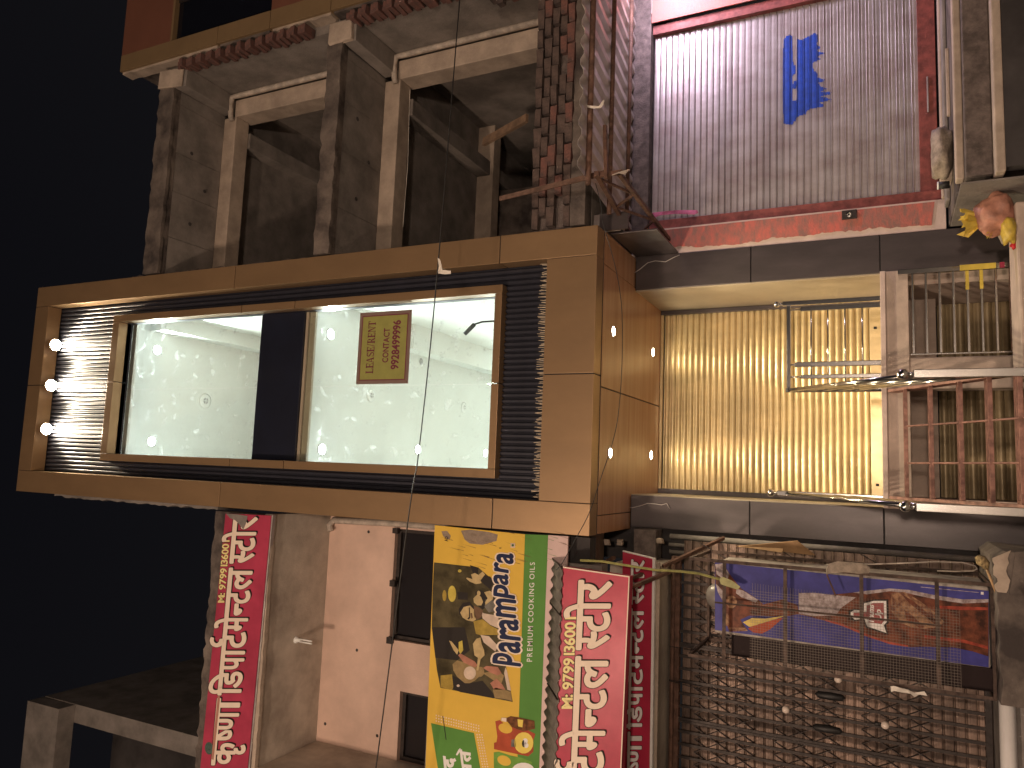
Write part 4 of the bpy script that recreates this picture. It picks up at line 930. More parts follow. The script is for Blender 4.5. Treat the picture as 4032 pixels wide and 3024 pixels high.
P_WH = mat('print_cream_shirt', (.62, .50, .40), .55, 0, .08, 10, spec=.12); P_VE = mat('print_mustard', (.40, .285, .06), .55, 0, .12, 10, spec=.12); P_GL = mat('print_lamp_yellow', (.62, .50, .10), .55, 0, .1, 8, spec=.12); P_BR = mat('print_brown', (.17, .10, .06), .55, 0, .1, 10, spec=.12); P_PK = mat('print_rose', (.42, .19, .13), .55, 0, .1, 10, spec=.12); P_GY = mat('print_grey', (.16, .15, .13), .55, 0, .2, 10, spec=.12)
pr('picture', [(1709, 2214), (1883, 2234), (1960, 2300), (1985, 2500), (1993, 2628), (2019, 2764), (1734, 2708), (1720, 2637), (1700, 2470), (1703, 2330)], P_DK, 1)
pr('picture_shape', [(1700, 2470), (1830, 2470), (1850, 2560), (1800, 2600), (1714, 2590)], P_BLK, 2); pr('picture_shape', [(1780, 2660), (1850, 2690), (1900, 2680), (1950, 2740), (1945, 2750), (1812, 2725), (1785, 2712)], P_BLK, 2)
pr('picture_shape', [(1850, 2225), (1884, 2235), (1882, 2262), (1862, 2256)], P_BLK, 2); pr('picture_shape', [(1735, 2706), (1735, 2660), (1780, 2655), (1785, 2705), (1780, 2717)], P_VE, 2)
pr('picture_shape', ell(1780, 2338, 16, 32), P_GL, 2); pr('picture_shape', ell(1750, 2345, 8, 22), P_VE, 2); pr('picture_shape', ell(1810, 2248, 7, 6), P_GL, 2); pr('picture_shape', ell(1804, 2700, 6, 5), P_WH, 3); pr('picture_shape', [(1802, 2330), (1842, 2334), (1842, 2362), (1803, 2360)], P_BLK, 2)
# man with glasses
pr('man_hair', [(1808, 2420), (1806, 2398), (1822, 2374), (1850, 2370), (1868, 2392), (1874, 2420), (1850, 2424)], P_BLK, 3); pr('man_face', [(1812, 2412), (1826, 2390), (1850, 2384), (1866, 2400), (1872, 2425), (1874, 2440), (1862, 2447), (1838, 2442), (1822, 2432)], P_SK, 4)
pr('man_beard', [(1866, 2385), (1884, 2392), (1902, 2404), (1896, 2428), (1880, 2440), (1868, 2430), (1866, 2408)], P_BR, 4); pr('man_beard', [(1852, 2415), (1858, 2412), (1862, 2432), (1856, 2437)], P_BR, 5)
pr('man_glasses', [(1846, 2392), (1849, 2391), (1852, 2432), (1846, 2440), (1840, 2436), (1847, 2428)], P_BLK, 6)
pr('man_shirt', [(1894, 2405), (1905, 2415), (1962, 2425), (1965, 2475), (1930, 2460), (1900, 2435)], P_WH, 4); pr('man_vest', [(1864, 2447), (1900, 2438), (1935, 2465), (1965, 2480), (1962, 2500), (1890, 2500), (1874, 2496)], P_VE, 5); pr('man_sleeve', [(1892, 2500), (1925, 2505), (1962, 2545), (1950, 2565), (1905, 2530)], P_WH, 5)
pr('man_hands', [(1862, 2535), (1876, 2515), (1892, 2510), (1896, 2535), (1906, 2560), (1908, 2580), (1892, 2596), (1884, 2640), (1876, 2640), (1882, 2590), (1868, 2580)], P_SK, 6)
# child and mother
pr('child_hair', [(1872, 2330), (1890, 2322), (1925, 2340), (1930, 2380), (1900, 2400), (1875, 2380)], P_BLK, 3); pr('child_face', [(1864, 2356), (1880, 2340), (1894, 2350), (1902, 2370), (1895, 2384), (1880, 2384), (1866, 2372)], P_SK, 4); pr('child_ear', ell(1885, 2336, 7, 10), P_SK, 5); pr('child_dress', [(1912, 2360), (1948, 2365), (1952, 2405), (1925, 2412), (1908, 2390)], P_GY, 4); pr('hand', [(1906, 2332), (1928, 2326), (1944, 2335), (1940, 2360), (1912, 2382), (1910, 2372), (1920, 2355)], P_SK, 6)
pr('mother_hair', [(1895, 2262), (1930, 2270), (1945, 2290), (1930, 2320), (1905, 2300), (1890, 2280)], P_BLK, 3); pr('mother_face', [(1855, 2262), (1870, 2256), (1884, 2264), (1900, 2250), (1910, 2262), (1892, 2285), (1896, 2296), (1874, 2300), (1850, 2290), (1836, 2278), (1838, 2274), (1860, 2280)], P_SK, 5)
# grandmother
pr('grandmother_shawl', [(1782, 2615), (1800, 2600), (1840, 2612), (1870, 2626), (1900, 2626), (1902, 2650), (1870, 2680), (1850, 2690), (1830, 2690), (1800, 2665), (1785, 2640)], P_SKD, 3); pr('grandmother_head', ell(1850, 2650, 24, 26), P_WH, 4); pr('grandmother_arm', [(1804, 2580), (1812, 2572), (1870, 2605), (1882, 2622), (1868, 2628), (1825, 2608)], P_PK, 5); pr('grandmother_hand', [(1768, 2522), (1778, 2526), (1790, 2540), (1806, 2560), (1800, 2578), (1786, 2560)], P_SK, 5); pr('grandmother_hand', [(1806, 2528), (1820, 2522), (1824, 2560), (1812, 2576), (1806, 2560)], P_GL, 5)
pr('grandmother_face', ell(1890, 2645, 17, 20), P_SKD, 5); pr('blouse', [(1900, 2650), (1960, 2640), (1985, 2660), (1975, 2690), (1945, 2680)], P_SKD, 4); pr('blouse', [(1930, 2690), (1955, 2672), (1978, 2695), (1990, 2716), (1945, 2715)], P_PK, 5); pr('cushion', [(1940, 2716), (1952, 2708), (1992, 2718), (2012, 2725), (2016, 2760), (1985, 2752), (1948, 2748)], P_SKD, 5); pr('plate', [(1990, 2628), (1996, 2640), (2012, 2720), (1998, 2716), (1985, 2650)], P_WH, 4)
pr('sari', [(1902, 2630), (1915, 2622), (1960, 2626), (1975, 2650), (1960, 2660), (1930, 2648)], P_PK, 6)
# worn streaks of the vinyl
for i in range(46):
    x, y = random.uniform(1725, 2210), random.uniform(2085, 2230); l_ = random.uniform(20, 60)
    pr('vinyl_crease', [(x, y), (x + l_, y + l_ * .28), (x + l_, y + l_ * .28 + 1.6)], P_BR if x < 2060 or x > 2165 else BGRN, 3)
pr('worn_patch', [(1815, 2090), (1850, 2085), (1925, 2095), (1960, 2105), (1955, 2130), (1900, 2145), (1850, 2140), (1830, 2125)], mat('bare_sheet', (.26, .20, .15), .7, 0, .1, 20), 2); pr('worn_patch', [(1738, 2092), (1760, 2090), (1775, 2110), (1770, 2125), (1745, 2112)], MT['bare_sheet'], 2)
# logo
for (c, gb, go, w), (y0, y1, xt, xb) in zip(LOGO, ((2619, 2573, 1941, 2012), (2570, 2526, 1966, 2044), (2524, 2481, 1970, 2046), (2482, 2438, 1968, 2037), (2434, 2360, 1955, 2028), (2354, 2304, 1944, 1998), (2302, 2260, 1945, 1998), (2257, 2218, 1947, 2000), (2219, 2178, 1957, 2018))):
    for (gg, m_, lay, nm) in ((go, CREAM, 7, 'logo_outline'), (gb, mat('print_navy', (.018, .026, .07), .5, 0, 0, spec=.1), 9, 'logo_letter')):
        mb = MB(); b = len(mb.v)
        for x, z, dd in gg[0]:
            v = z / .46; sh_ = (v - .5) * 9
            p = at(xb + (xt - xb) * v, y0 + (y1 - y0) * (x / w) - sh_, Y=Y0 - .0012 * lay - dd); mb.v.append(tuple(p))
        mb.f += gg[1]; obj(nm, mb, m_, BB, fixn=False)
mb = MB(); qtext(mb, _prem, qmap((2074, 2605), (2087, 2214), (2095, 2605), (2106, 2214), Y0 - .004), .69); obj('slogan', mb, WHITEP, BB, fixn=False)
mb = MB(); qtext(mb, _adt, qmap((1750, 2132), (1752, 2112), (1764, 2132), (1764, 2112), Y0 - .004), .69); obj('small_print', mb, P_BLK, BB, fixn=False)
pr('veg_mark', [(2010, 2138), (2010, 2156), (2028, 2157), (2028, 2139)], P_WH, 4); pr('veg_mark', ell(2019, 2147, 5, 5), mat('print_green_dot', (.02, .09, .02), .5, 0, 0), 5)
mb = MB(); qtext(mb, REGM, qmap((1966, 2160), (1966, 2154), (1974, 2160), (1974, 2154), Y0 - .005), .69); obj('small_print', mb, P_BLK, BB, fixn=False)
# green box, dots, oil packs
pr('green_box', [(1697, 2847), (1866, 2886), (1905, 3100), (1735, 3100)], BGRN, 2)
for i in range(18):
    for k in range(3): x, y = 1716 + i * 9.8, 2814 + i * 2.4 + k * 11; pr('pattern_dot', [(x, y), (x + 4.5, y + 1), (x + 4.5, y + 6), (x, y + 5)], CREAM, 3)
for i in range(14):
    for k in range(3): x, y = 1876 + k * 9.5 + i * 1.9, 2890 + i * 10.5; pr('pattern_dot', [(x, y), (x + 4.5, y + 1), (x + 4.5, y + 6), (x, y + 5)], CREAM, 3)
def one(g, anchors, lay=4):
    mb = MB(); qtext(mb, g, qmap(*anchors, Y0 - .0012 * lay), .622); obj('box_lettering', mb, WHITEP, BB, fixn=False)
one(_add, ((1752, 3028), (1747, 2976), (1790, 3026), (1788, 2982))); one(_ada, ((1818, 3000), (1812, 2950), (1852, 3004), (1850, 2956))); one(_ads, ((1828, 3062), (1818, 3000), (1860, 3062), (1852, 3004)))
pr('box_lettering', [(1795, 2972), (1800, 2975), (1815, 2955), (1812, 2945), (1805, 2952)], WHITEP, 4); pr('scratch', [(1742, 2819), (1745, 2819), (1758, 2913), (1755, 2913)], P_BLK, 4)
P_RD = mat('print_red_can', (.40, .075, .035), .5, 0, .08, 8, spec=.12); P_AMB = mat('print_amber', (.16, .06, .02), .5, 0, .25, 20, spec=.12); P_LG = mat('print_leaf_green', (.16, .34, .06), .5, 0, .08, 8, spec=.12)
pr('red_can', [(1950, 2840), (1968, 2835), (1990, 2855), (2030, 2860), (2070, 2870), (2108, 2890), (2100, 2915), (2100, 2960), (2080, 2978), (2040, 2970), (1945, 2950), (1945, 2925), (1955, 2922), (1958, 2900)], P_RD, 3); pr('can_handle', ell(1990, 2868, 28, 19, 18, .3), BYEL, 4); pr('can_label', ell(2062, 2925, 38, 42), YELLP, 4); pr('can_label_figure', ell(2068, 2918, 10, 11), WHITEP, 5); pr('can_label_figure', ell(2072, 2935, 9, 10), WHITEP, 5); pr('can_label_figure', ell(2062, 2928, 7, 14), P_BLK, 5); pr('can_print', [(2014, 2912), (2032, 2910), (2030, 2942), (2012, 2940)], P_GY, 4)
pr('oil_bottle', [(1972, 2838), (1974, 2826), (1996, 2826), (2010, 2820), (2040, 2824), (2104, 2838), (2106, 2870), (2060, 2880), (2015, 2862), (1998, 2842)], P_AMB, 5); pr('bottle_cap', [(1973, 2838), (1975, 2826), (1994, 2827), (1994, 2843)], CREAM, 6); pr('bottle_label', [(2038, 2832), (2060, 2835), (2057, 2864), (2040, 2860)], YELLP, 6)
pr('green_can', [(1944, 2962), (1965, 2960), (2010, 2975), (2060, 2985), (2095, 3000), (2085, 3100), (1945, 3100)], P_LG, 3); pr('can_handle', ell(1985, 2995, 28, 19, 18, .4), BYEL, 4); pr('can_label', ell(2060, 3035, 45, 32), WHITEP, 4)

# ---- cement sheet canopy over the red signboard
cn = thing('cement_sheet_canopy', 'dark corrugated cement sheet canopy sloping between billboard and red signboard', 'canopy', (-1.5, -.2, 2.87))
mb = MB(); nw = 140
for k in range(2):
    for i in range(nw + 1):
        x = -.30 - i * .022 * 1.0; h = .014 * math.cos(2 * math.pi * i / 5.0)
        if k == 0: mb.v.append((x, -.315 + .4 * h, 2.866 + h))
        else: mb.v.append((x + .05, -.02 + .5 * h, 3.085 + h * 1.4 + .0015 * i * .3))
for i in range(nw): mb.f.append((i, i + 1, nw + 2 + i, nw + 1 + i))
o = obj('sheet', mb, SHEETC, cn, True); md = o.modifiers.new('t', 'SOLIDIFY'); md.thickness = .008
for x in (-.75, -1.55, -2.3): obj('sheet_lap', MB().bar((x, -.33, 2.862), (x + .05, -.04, 3.095), .012, .012), BLKP, cn)

# ---- folding gate with shutter behind it
obj('lintel', box(-4.2, -.30, .38, 1.3, 2.10, 2.60), GREYSOF, lb); obj('lintel_face', box(-4.2, -.24, .36, .379, 2.06, 2.13), CONCL, lb)
gs = thing('rolling_shutter', 'dusty brown roller shutter behind the black folding gate', 'shutter', (-1.8, 1.1, -.85))
shutter(gs, -4.0, -.06, 1.12, -.85, 2.06, .095, PINKSH, depth=.012, flat=True)
gt = thing('folding_gate', 'black collapsible lattice gate with oval handles', 'gate', (-1.8, .9, -.85)); GY = .93
obj('top_channel', box(-4.0, -.22, GY - .04, GY + .04, 1.98, 2.08), RUST, gt, bev=.006); obj('top_channel', MB().tube([(-4, GY - .07, 2.045), (-.22, GY - .07, 2.045)], .022, 10), RUST, gt, True); obj('bottom_channel', box(-4.0, -.22, GY - .03, GY + .03, -.85, -.80), RUSTD, gt)
bmx = mesh_of(MB().box(-.0145, .0145, -.008, .008, 0, 2.78), RUSTD); PX = .128; xs = [-.36 - i * PX for i in range(24)]
for i, x in enumerate(xs):
    inst('gate_bar', bmx, (x, GY - .014, -.80), gt)
    if i in (6, 12): obj('meeting_bar', box(x - .035, x - .012, GY - .03, GY + .01, -.80, 1.98), RUSTD, gt)
dm = {}
for sgn in (-1, 1):
    dm[sgn] = mesh_of(MB().bar((0, 0, 0), (sgn * PX * 2.5, 0, .62), .006, .025, (0, 1, 0)), RUSTD)
for tier in range(3):
    for i, x in enumerate(xs):
        z = 1.20 - tier * .80
        inst('lattice_bar', dm[-1], (x, GY + .002, z), gt); inst('lattice_bar', dm[1], (x, GY + .009, z), gt)
for (x, y) in ((3268, 2742), (3258, 2872)):
    p = at(x, y, Y=GY - .03); obj('handle', MB().lathe((p.x, GY - .02, p.z), [(.0001, -.14), (.032, -.11), (.04, 0), (.032, .11), (.0001, .14)], 10), BLK, gt, True)
CLB = glass('clear_bulb_glass', (.9, .85, .8))
for (x, y, lab) in ((3300, 2674, 'unlit clear bulb hanging beside the cage post'), (3094, 2794, 'unlit silvered bulb hanging before the upper folding gate'), (3485, 2855, 'unlit pale round bulb hanging before the lower folding gate')):
    p = at(x, y, Y=.55); t = thing('hanging_bulb', lab, 'bulb', p)
    obj('bulb_glass', MB().ball(p, .036, 16), mat('frosted_bulb', (.70, .60, .52), .15, 0, .05), t, True); obj('bulb_holder', MB().lathe((p.x, p.y, p.z + .03), [(.016, 0), (.018, .05), (.006, .06)], 12), BLK, t, True); obj('wire', MB().tube([(p.x, p.y, p.z + .085), (p.x + .02, p.y + .08, p.z + .7), (p.x + .03, .80, 2.06)], .004, 6), BLK, t)

# ---- fridge in a wire cage
fr = thing('drinks_fridge', 'tall drinks fridge with a blue cola poster, locked in a rusty cage', 'fridge', (-.48, .4, -.8)); FY = .10
FRG = mat('scratched_fridge_metal', (.42, .38, .33), .6, .1, .2, 7, .2, 40, col2=(.20, .17, .15))
obj('cabinet', box(-.815, -.165, FY + .004, .80, -.775, 1.455), FRG, fr, bev=.012); obj('plinth', box(-.80, -.17, FY + .03, .78, -.80, -.777), BLK, fr)
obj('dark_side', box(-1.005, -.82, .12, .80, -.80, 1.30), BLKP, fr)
def fp(name, pts, m, lay): 
    mb = MB(); ptrace(mb, pts, FY - .0012 * lay); return obj(name, mb, m, fr, fixn=False)
CBLU = mat('poster_blue', (.05, .05, .24), .35, 0, .12, 5, spec=.15); CBRN = mat('poster_cola', (.15, .045, .022), .35, 0, .35, 9, spec=.15); CRED = mat('poster_red', (.36, .06, .035), .35, 0, .2, 12, spec=.15); CPAL = mat('poster_frost', (.52, .46, .47), .4, 0, .25, 24, spec=.15, col2=(.20, .15, .15)); CICE = mat('poster_amber_glint', (.44, .26, .14), .4, 0, .3, 24, spec=.15, col2=(.10, .03, .02))
fp('poster', [(2815, 2480), (2815, 2213), (3893, 2327), (3893, 2628)], CBLU, 1)
fp('poster_fizz', [(2816, 2222), (2846, 2218), (2880, 2270), (2915, 2315), (2990, 2365), (3006, 2380), (3080, 2360), (3140, 2382), (3146, 2418), (3090, 2428), (2950, 2424), (2915, 2440), (2944, 2483), (2872, 2487), (2858, 2452), (2845, 2365), (2818, 2300)], CBRN, 2)
fp('poster_froth', [(2816, 2222), (2846, 2218), (2872, 2262), (2860, 2290), (2835, 2270), (2822, 2262)], CPAL, 3); fp('poster_froth', [(2818, 2298), (2850, 2330), (2843, 2362), (2836, 2350), (2826, 2330)], CPAL, 3); fp('poster_froth', [(2900, 2318), (2925, 2325), (2985, 2362), (2975, 2372), (2920, 2352), (2898, 2335)], CPAL, 3); fp('poster_froth', [(2870, 2470), (2935, 2472), (2945, 2484), (2872, 2488)], CICE, 3); fp('poster_froth', ell(2880, 2370, 22, 26, 9), CICE, 3); fp('poster_froth', ell(2862, 2440, 10, 26, 9), CICE, 3)
fp('poster_bottle', [(3145, 2333), (3250, 2344), (3358, 2333), (3413, 2326), (3503, 2317), (3575, 2322), (3684, 2344), (3792, 2360), (3892, 2359), (3892, 2585), (3829, 2565), (3756, 2550), (3648, 2547), (3575, 2548), (3503, 2536), (3413, 2507), (3322, 2467), (3250, 2445), (3145, 2418)], CBRN, 3)
fp('poster_bottle_rim', [(3358, 2333), (3413, 2326), (3503, 2317), (3575, 2322), (3684, 2344), (3792, 2360), (3892, 2359), (3892, 2372), (3792, 2376), (3684, 2360), (3575, 2336), (3503, 2328), (3413, 2340)], CPAL, 4); fp('poster_bottle_edge', [(3250, 2445), (3322, 2467), (3413, 2507), (3503, 2536), (3575, 2548), (3575, 2541), (3503, 2527), (3413, 2496), (3322, 2458), (3250, 2438)], CRED, 4); fp('poster_bottle_edge', [(3700, 2385), (3890, 2392), (3890, 2402), (3780, 2402), (3700, 2396)], CRED, 4); fp('poster_bottle_edge', [(3640, 2500), (3800, 2520), (3890, 2545), (3890, 2556), (3800, 2532), (3640, 2512)], CRED, 4)
fp('poster_bottle_neck', [(3145, 2335), (3205, 2334), (3300, 2345), (3370, 2352), (3310, 2395), (3290, 2425), (3200, 2425), (3146, 2416)], CPAL, 5); fp('poster_swirl', [(3510, 2335), (3560, 2330), (3620, 2365), (3680, 2410), (3720, 2450), (3690, 2470), (3640, 2475), (3590, 2470), (3540, 2450), (3505, 2400)], CICE, 5); fp('poster_swirl', [(3545, 2335), (3600, 2370), (3660, 2420), (3700, 2455), (3680, 2458), (3630, 2415), (3580, 2375)], CBRN, 6); fp('poster_swirl', [(3560, 2400), (3600, 2430), (3640, 2470), (3620, 2472), (3570, 2440)], CBRN, 6)
fp('logo_border', [(3396, 2372), (3440, 2360), (3498, 2360), (3500, 2452), (3490, 2462), (3498, 2500), (3408, 2472), (3400, 2440), (3360, 2448), (3342, 2430), (3340, 2405), (3362, 2396), (3392, 2400)], P_BLK, 7)
fp('logo_white', [(3402, 2376), (3440, 2366), (3490, 2366), (3492, 2448), (3480, 2462), (3490, 2492), (3414, 2466), (3404, 2436), (3366, 2440), (3350, 2426), (3350, 2410), (3364, 2402), (3402, 2404)], WHITEP, 8); fp('logo_red', [(3412, 2384), (3440, 2374), (3480, 2374), (3482, 2444), (3470, 2458), (3420, 2450), (3410, 2430), (3372, 2432), (3360, 2422), (3362, 2412), (3412, 2410)], mat('poster_logo_red', (.26, .03, .03), .4, 0, 0), 9)
mb = MB(); qtext(mb, TUP[0], qmap((3416, 2452), (3420, 2378), (3440, 2456), (3440, 2382), FY - .012), .69); qtext(mb, TUP[1], qmap((3446, 2440), (3446, 2396), (3470, 2444), (3468, 2400), FY - .012), .69); obj('logo_lettering', mb, WHITEP, fr, fixn=False)
fp('poster_mark', [(3862, 2330), (3862, 2341), (3873, 2342), (3873, 2331)], WHITEP, 3); fp('poster_small_print', [(3625, 2310), (3740, 2321), (3855, 2332), (3855, 2334), (3740, 2323.5), (3625, 2312.5)], CPAL, 3)
bw = thing('grey_bowl', 'grey plastic bowl turned upside down on the drinks fridge', 'bowl', (-.52, .4, 1.456))
obj('bowl_body', MB().lathe((-.52, .42, 1.457), [(.125, 0), (.125, .03), (.115, .08), (.085, .12), (.04, .14), (.005, .145)], 22), mat('grey_plastic', (.20, .185, .17), .35, 0, .05), bw, True)
pg = thing('yellow_wrapper', 'yellow and brown paper cone stuck behind the cage wire on the poster', 'wrapper', (-.66, .05, .9))
mb = MB(); mb.flat([at(x, y, Y=.05) for x, y in ((2925, 2450), (2960, 2434), (3010, 2436), (3090, 2425), (3060, 2436), (2960, 2466), (2950, 2468))]); obj('paper', mb, YBAG, pg, fixn=False)
mb = MB(); mb.flat([at(x, y, Y=.055) for x, y in ((2945, 2475), (2960, 2466), (3060, 2437), (3085, 2432), (3030, 2480), (3000, 2495), (2965, 2490))]); obj('paper', mb, P_RD, pg, fixn=False)

cg = thing('iron_cage', 'rusty angle iron cage with wire mesh standing round the fridge', 'cage', (-.58, .4, -.8)); CX0, CX1, CZ0, CZ1 = -1.03, -.135, -.80, 1.68
for (x, y) in ((CX0, 0), (CX1, 0), (CX0, .86), (CX1, .86)): obj('post', MB().box(x - .014, x + .014, y - .004, y, CZ0, CZ1).box(x - .014 if x < -.5 else x + .010, x - .010 if x < -.5 else x + .014, y, y + .03, CZ0, CZ1), CAGE, cg)
for x in (CX0, CX1): obj('top_bar', MB().bar((x, 0, CZ1 - .012), (x, .86, CZ1 - .012), .03, .024), CAGE, cg); obj('bottom_bar', MB().bar((x, 0, CZ0 + .012), (x, .86, CZ0 + .012), .03, .024), CAGE, cg)
obj('top_bar', MB().bar((CX0, .86, CZ1 - .012), (CX1, .86, CZ1 - .012), .03, .024), CAGE, cg); obj('bottom_bar', MB().bar((CX0, .0, CZ0 + .012), (CX1, .0, CZ0 + .012), .03, .024), CAGE, cg)
for z in (1.347, .808, .18, -.394): obj('cross_bar', box(CX0 + .014, CX1 - .014, -.010, -.004, z - .016, z + .016), CAGE, cg)
obj('middle_rod', MB().tube([(-.515, -.012, 1.43), (-.50, -.012, -.42)], .008, 8), CAGE, cg)
mb = MB(); a, b = at(2953, 2312, Y=-.013), at(3780, 2700, Y=-.013); mx0, mx1 = CX0 + .02, -.36; mz1, mz0 = at(2953, 2400, Y=-.013).z, at(3780, 2500, Y=-.013).z
n = int((mz1 - mz0) / 0.0235)
for i in range(n + 1): z = mz0 + i * 0.0235; mb.box(mx0, mx1 + .0008 * i, -.0135, -.0125, z - .0007, z + .0007)
n = int((mx1 - mx0) / 0.0235)
for i in range(n + 1): x = mx0 + i * 0.0235; mb.box(x - .0008, x + .0008, -.0145, -.0136, mz0, mz1)
o = obj('wire_mesh', mb, mat('mesh_wire', (.22, .19, .16), .5, .5, 0), cg, fixn=False); o['kind'] = 'stuff'
ch = thing('chain', 'short rusty chain hanging from the cage post', 'chain', at(3260, 2258, Y=-.03))
p0, p1 = at(3255, 2262, Y=-.03), at(3290, 2345, Y=-.03)
for i in range(7):
    c = p0.lerp(p1, (i + .5) / 7); e = (p1 - p0) / 7 * .62; obj('link', MB().tube([c - e, c - e * .5 + Vector((.010, 0, 0)), c + e * .5 + Vector((.010, 0, 0)), c + e, c + e * .5 - Vector((.010, 0, 0)), c - e * .5 - Vector((.010, 0, 0)), c - e], .004, 6), RUST, ch)
hang_cloth('dirty_rag', 'dirty pale rag bundled on the cage corner', 'rag', [(3252, 2240), (3262, 2222), (3300, 2210), (3345, 2214), (3400, 2218), (3428, 2232), (3420, 2254), (3380, 2258), (3330, 2252), (3280, 2258), (3256, 2262)], -.04, SACK, .03)
hang_cloth('white_plastic_scrap', 'white torn plastic scrap caught on the outer cage post', 'scrap', [(3506, 2702), (3520, 2700), (3545, 2708), (3575, 2715), (3600, 2728), (3640, 2722), (3652, 2740), (3620, 2735), (3600, 2745), (3585, 2730), (3550, 2725), (3520, 2720), (3508, 2725)], -.03, PAPER)
CARD = mat('brown_cardboard', (.40, .25, .13), .8, 0, .12, 4)
cb = thing('cardboard_sheet', 'bent brown cardboard sheet tucked behind the cage beside the pillar', 'cardboard', (-.05, .75, 1.0))
a, b, c_, d = at(2900, 2150, Y=.75), at(3140, 2128, Y=.62), at(3210, 2185, Y=.70), at(3085, 2170, Y=.85)
o = obj('sheet', MB().face([a, b, c_, d]), CARD, cb, fixn=False); md = o.modifiers.new('t', 'SOLIDIFY'); md.thickness = .006
o = obj('flap', MB().face([a, at(3085, 2160, Y=.6), at(3080, 2176, Y=.6)]), CARD, cb, fixn=False); md = o.modifiers.new('t', 'SOLIDIFY'); md.thickness = .006
# strips of old trunking in the gap by the pillar
gp = thing('wall_trunking', 'dusty pipes and trunking running down the gap beside the fridge side pillar', 'pipes', (-.1, 1.2, -.8))
for (x, y, r) in ((-.04, 1.30, .03), (-.13, 1.25, .022), (-.21, 1.28, .026)): obj('pipe', MB().tube([(x, y, -.8), (x, y, 2.2)], r, 8), CONC, gp, True)
lo_ = thing('wire_loop', 'loose loop of pale electric wire beside the fridge', 'wire', at(3400, 2222, Y=.3))
obj('wire', MB().tube([at(x, y, Y=.35) for x, y in ((3250, 2225), (3340, 2218), (3420, 2222), (3550, 2218), (3680, 2212), (3790, 2215), (3840, 2228), (3848, 2240), (3830, 2248), (3760, 2250), (3690, 2248))], .006, 6), PVC, lo_, True)
br = thing('hand_brush', 'old straw brush with wooden handle leaning on the broken ledge', 'brush', at(3910, 2330, Y=-.1))
obj('handle', MB().tube([at(3885, 2240, Y=-.05), at(3925, 2338, Y=-.1)], .011, 8), CARD, br, True); obj('bristles', MB().tube([at(3846, 2190, Y=-.02), at(3862, 2205, Y=-.03), at(3878, 2222, Y=-.04), at(3886, 2242, Y=-.05)], [.02, .045, .04, .014], 10), mat('straw', (.34, .25, .12), .9, 0, .3, 40, .8, 120), br, True)
# ledge with broken plaster in front
lg = thing('masonry_ledge', 'grey masonry ledge with broken plaster edge under the fridge cage', 'ledge', (-1.5, 0, -1.62))
top = [(-1.02, -.80)] + [(x, z) for x, z in rough_edge((-.9, -.815), (.10, -.79), .014, 15, 14)]
obj('ledge_body', MB().prism(top + [(.16, -.86), (.13, -1.62), (-1.02, -1.62)], -.22, .95), CONCD, lg, bev=.01)
obj('broken_plaster', MB().prism(rough_edge((-.16, -.80), (.10, -.775), .015, 10, 2) + rough_edge((.17, -.9), (-.16, -.86), .02, 10, 4), -.235, -.221), CONCL, lg)
obj('brick_face', MB().prism([(-.17, -.88), (.16, -.93)] + rough_edge((.17, -1.0), (-.17, -.97), .015, 8, 5), -.238, -.2215), CONCD, lg)
obj('inner_ledge', box(-4.2, -1.03, .2, 1.3, -1.62, -.865), CONC, lg); obj('pale_sill', MB().tube([(-4.2, .16, -.885), (-1.04, .16, -.885)], .06, 12), WHITEP, lg, True); obj('front_drop', box(-4.2, -1.03, -.1, .199, -1.62, -1.02), CONCD, lg)
# struts, tapes and cables
sr = thing('timber_strut', 'brown timber struts propping the canopy beside the fridge side pillar', 'struts', (-.3, .3, 1.9))
for (p, q) in (((2335, 2330, -.2), (2600, 2235, .5)), ((2610, 2230, .5), (2850, 2118, 1.2)), ((2300, 2260, .0), (2420, 2195, .6)), ((2440, 2330, -.1), (2640, 2250, .4))): obj('strut', MB().bar(at(p[0], p[1], Y=p[2]), at(q[0], q[1], Y=q[2]), .035, .03), RUST, sr)
cl = thing('rubble_lump', 'pale plaster lumps on the dark beam beside the fridge side pillar', 'rubble', (-.1, .9, 2.4))
obj('beam', box(-.30, .03, 1.05, 1.3, 2.3, 2.55), MORT, cl)
for (x, y) in ((2390, 2135), (2440, 2135), (2600, 2130)): p = at(x, y, Y=.98); obj('lump', MB().box(p.x - .03, p.x + .03, .95, 1.0, p.z - .035, p.z + .035, .012), CONCL, cl, bev=.01)
tp = thing('plastic_tape', 'yellow green plastic tape strung from the canopy to the cage', 'tape', at(2340, 2222, Y=-.4)); TG = mat('olive_tape', (.30, .29, .10), .5, 0, .15, 10)
pts = [at(x, y, Y=v) for x, y, v in ((2285, 2206, -.36), (2370, 2210, -.33), (2460, 2225, -.3), (2580, 2244, -.22), (2680, 2250, -.14), (2750, 2258, -.08), (2830, 2280, -.03))]
mb = MB(); mb.tube(pts, .012, 6); obj('strip', mb, TG, tp); o = obj('hanging_end', MB().flat([at(x, y, Y=-.02) for x, y in ((2830, 2275), (2848, 2272), (2880, 2285), (2915, 2310), (2905, 2322), (2860, 2308), (2838, 2300))]), TG, tp, fixn=False)
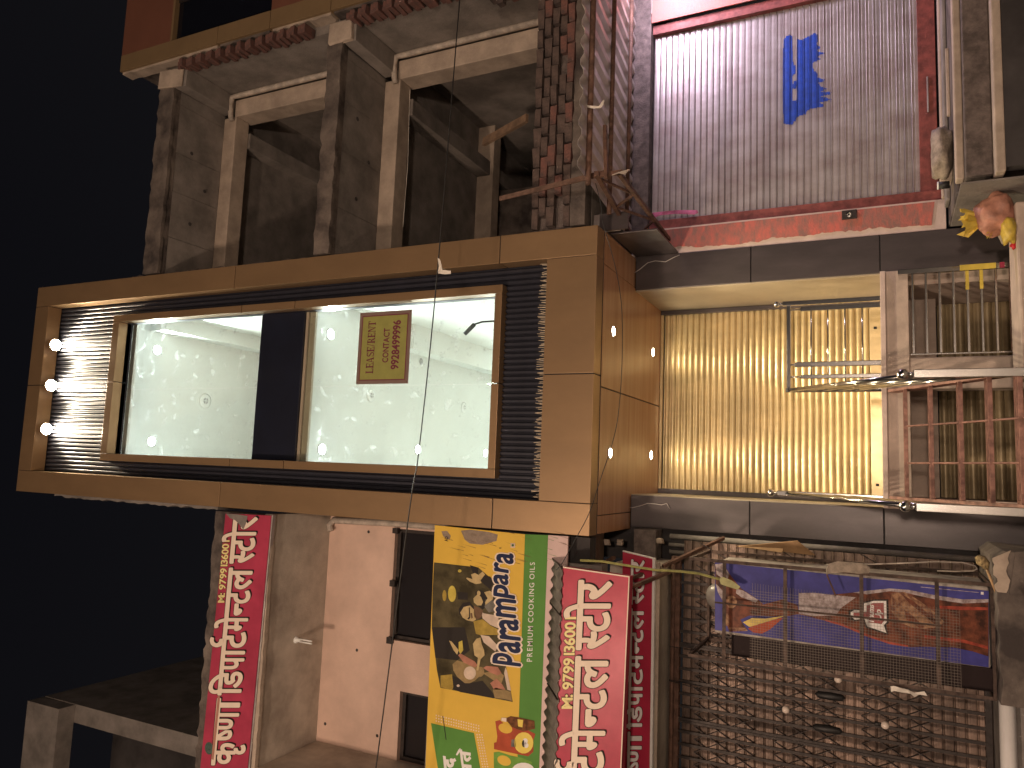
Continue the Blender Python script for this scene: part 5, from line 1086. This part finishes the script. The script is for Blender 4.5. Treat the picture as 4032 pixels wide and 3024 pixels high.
def cable(label, pix, r, m, Y=None):
    t = thing('overhead_cable', label, 'cable', at(pix[0][0], pix[0][1], Y=pix[0][2])); pts = [at(x, y, Y=v) for x, y, v in pix]; sm = []
    for i in range(len(pts) - 1):
        a, b = pts[max(i - 1, 0)], pts[min(i + 2, len(pts) - 1)]
        for k in range(5):
            u = k / 5; P, Q = pts[i], pts[i + 1]; m1 = (Q - a) / 2; m2 = (b - P) / 2
            sm.append((2 * u**3 - 3 * u * u + 1) * P + (u**3 - 2 * u * u + u) * m1 + (-2 * u**3 + 3 * u * u) * Q + (u**3 - u * u) * m2)
    obj('cable_run', MB().tube(sm + [pts[-1]], r, 6), m, t, True); return t
t = cable('straight black cable crossing in front of both lit windows', [(1840, -320, -1), (1810, 0, -1), (1722, 1075, -1), (1650, 1770, -1), (1612, 2010, -1), (1485, 2990, -1), (1440, 3300, -1)], .0065, BLK)
t = cable('thin sagging wire looping below the wood soffit', [(2345, 722, -.7), (2365, 800, -.4), (2375, 880, -.3), (2420, 1040, -.2), (2447, 1200, -.2), (2450, 1400, -.2), (2440, 1580, -.2), (2418, 1720, -.2), (2360, 1900, -.2), (2320, 2020, -.25), (2262, 2130, -.3), (2215, 2215, -.35), (2190, 2245, -.36)], .004, BLK)
hang_cloth('paper_tag', 'white paper tag tied to the straight black cable', 'paper', [(1724, 1015), (1732, 1020), (1738, 1040), (1742, 1062), (1775, 1066), (1776, 1078), (1752, 1080), (1724, 1076), (1728, 1050)], -1.005, PAPER, .003)
WIRE = mat('bare_grey_wire', (.55, .52, .50), .4, .4, 0)
for (pix, lab) in (([(2497, 1075), (2520, 1060), (2550, 1035), (2580, 1027), (2620, 1031), (2650, 1015), (2676, 1004)], 'pale loose wire sticking out of the dark pillar next to the red wall'), ([(2463, 1997), (2490, 1999), (2520, 1992), (2550, 1982), (2580, 1984), (2605, 1988), (2625, 1982), (2637, 2003)], 'pale loose wire sticking out of the dark pillar next to the fridge cage')):
    t = thing('loose_wire', lab, 'wire', at(pix[0][0], pix[0][1], Y=1.33)); obj('strand', MB().tube([at(x, y, Y=1.325) for x, y in pix], .0045, 6), WIRE, t, True)
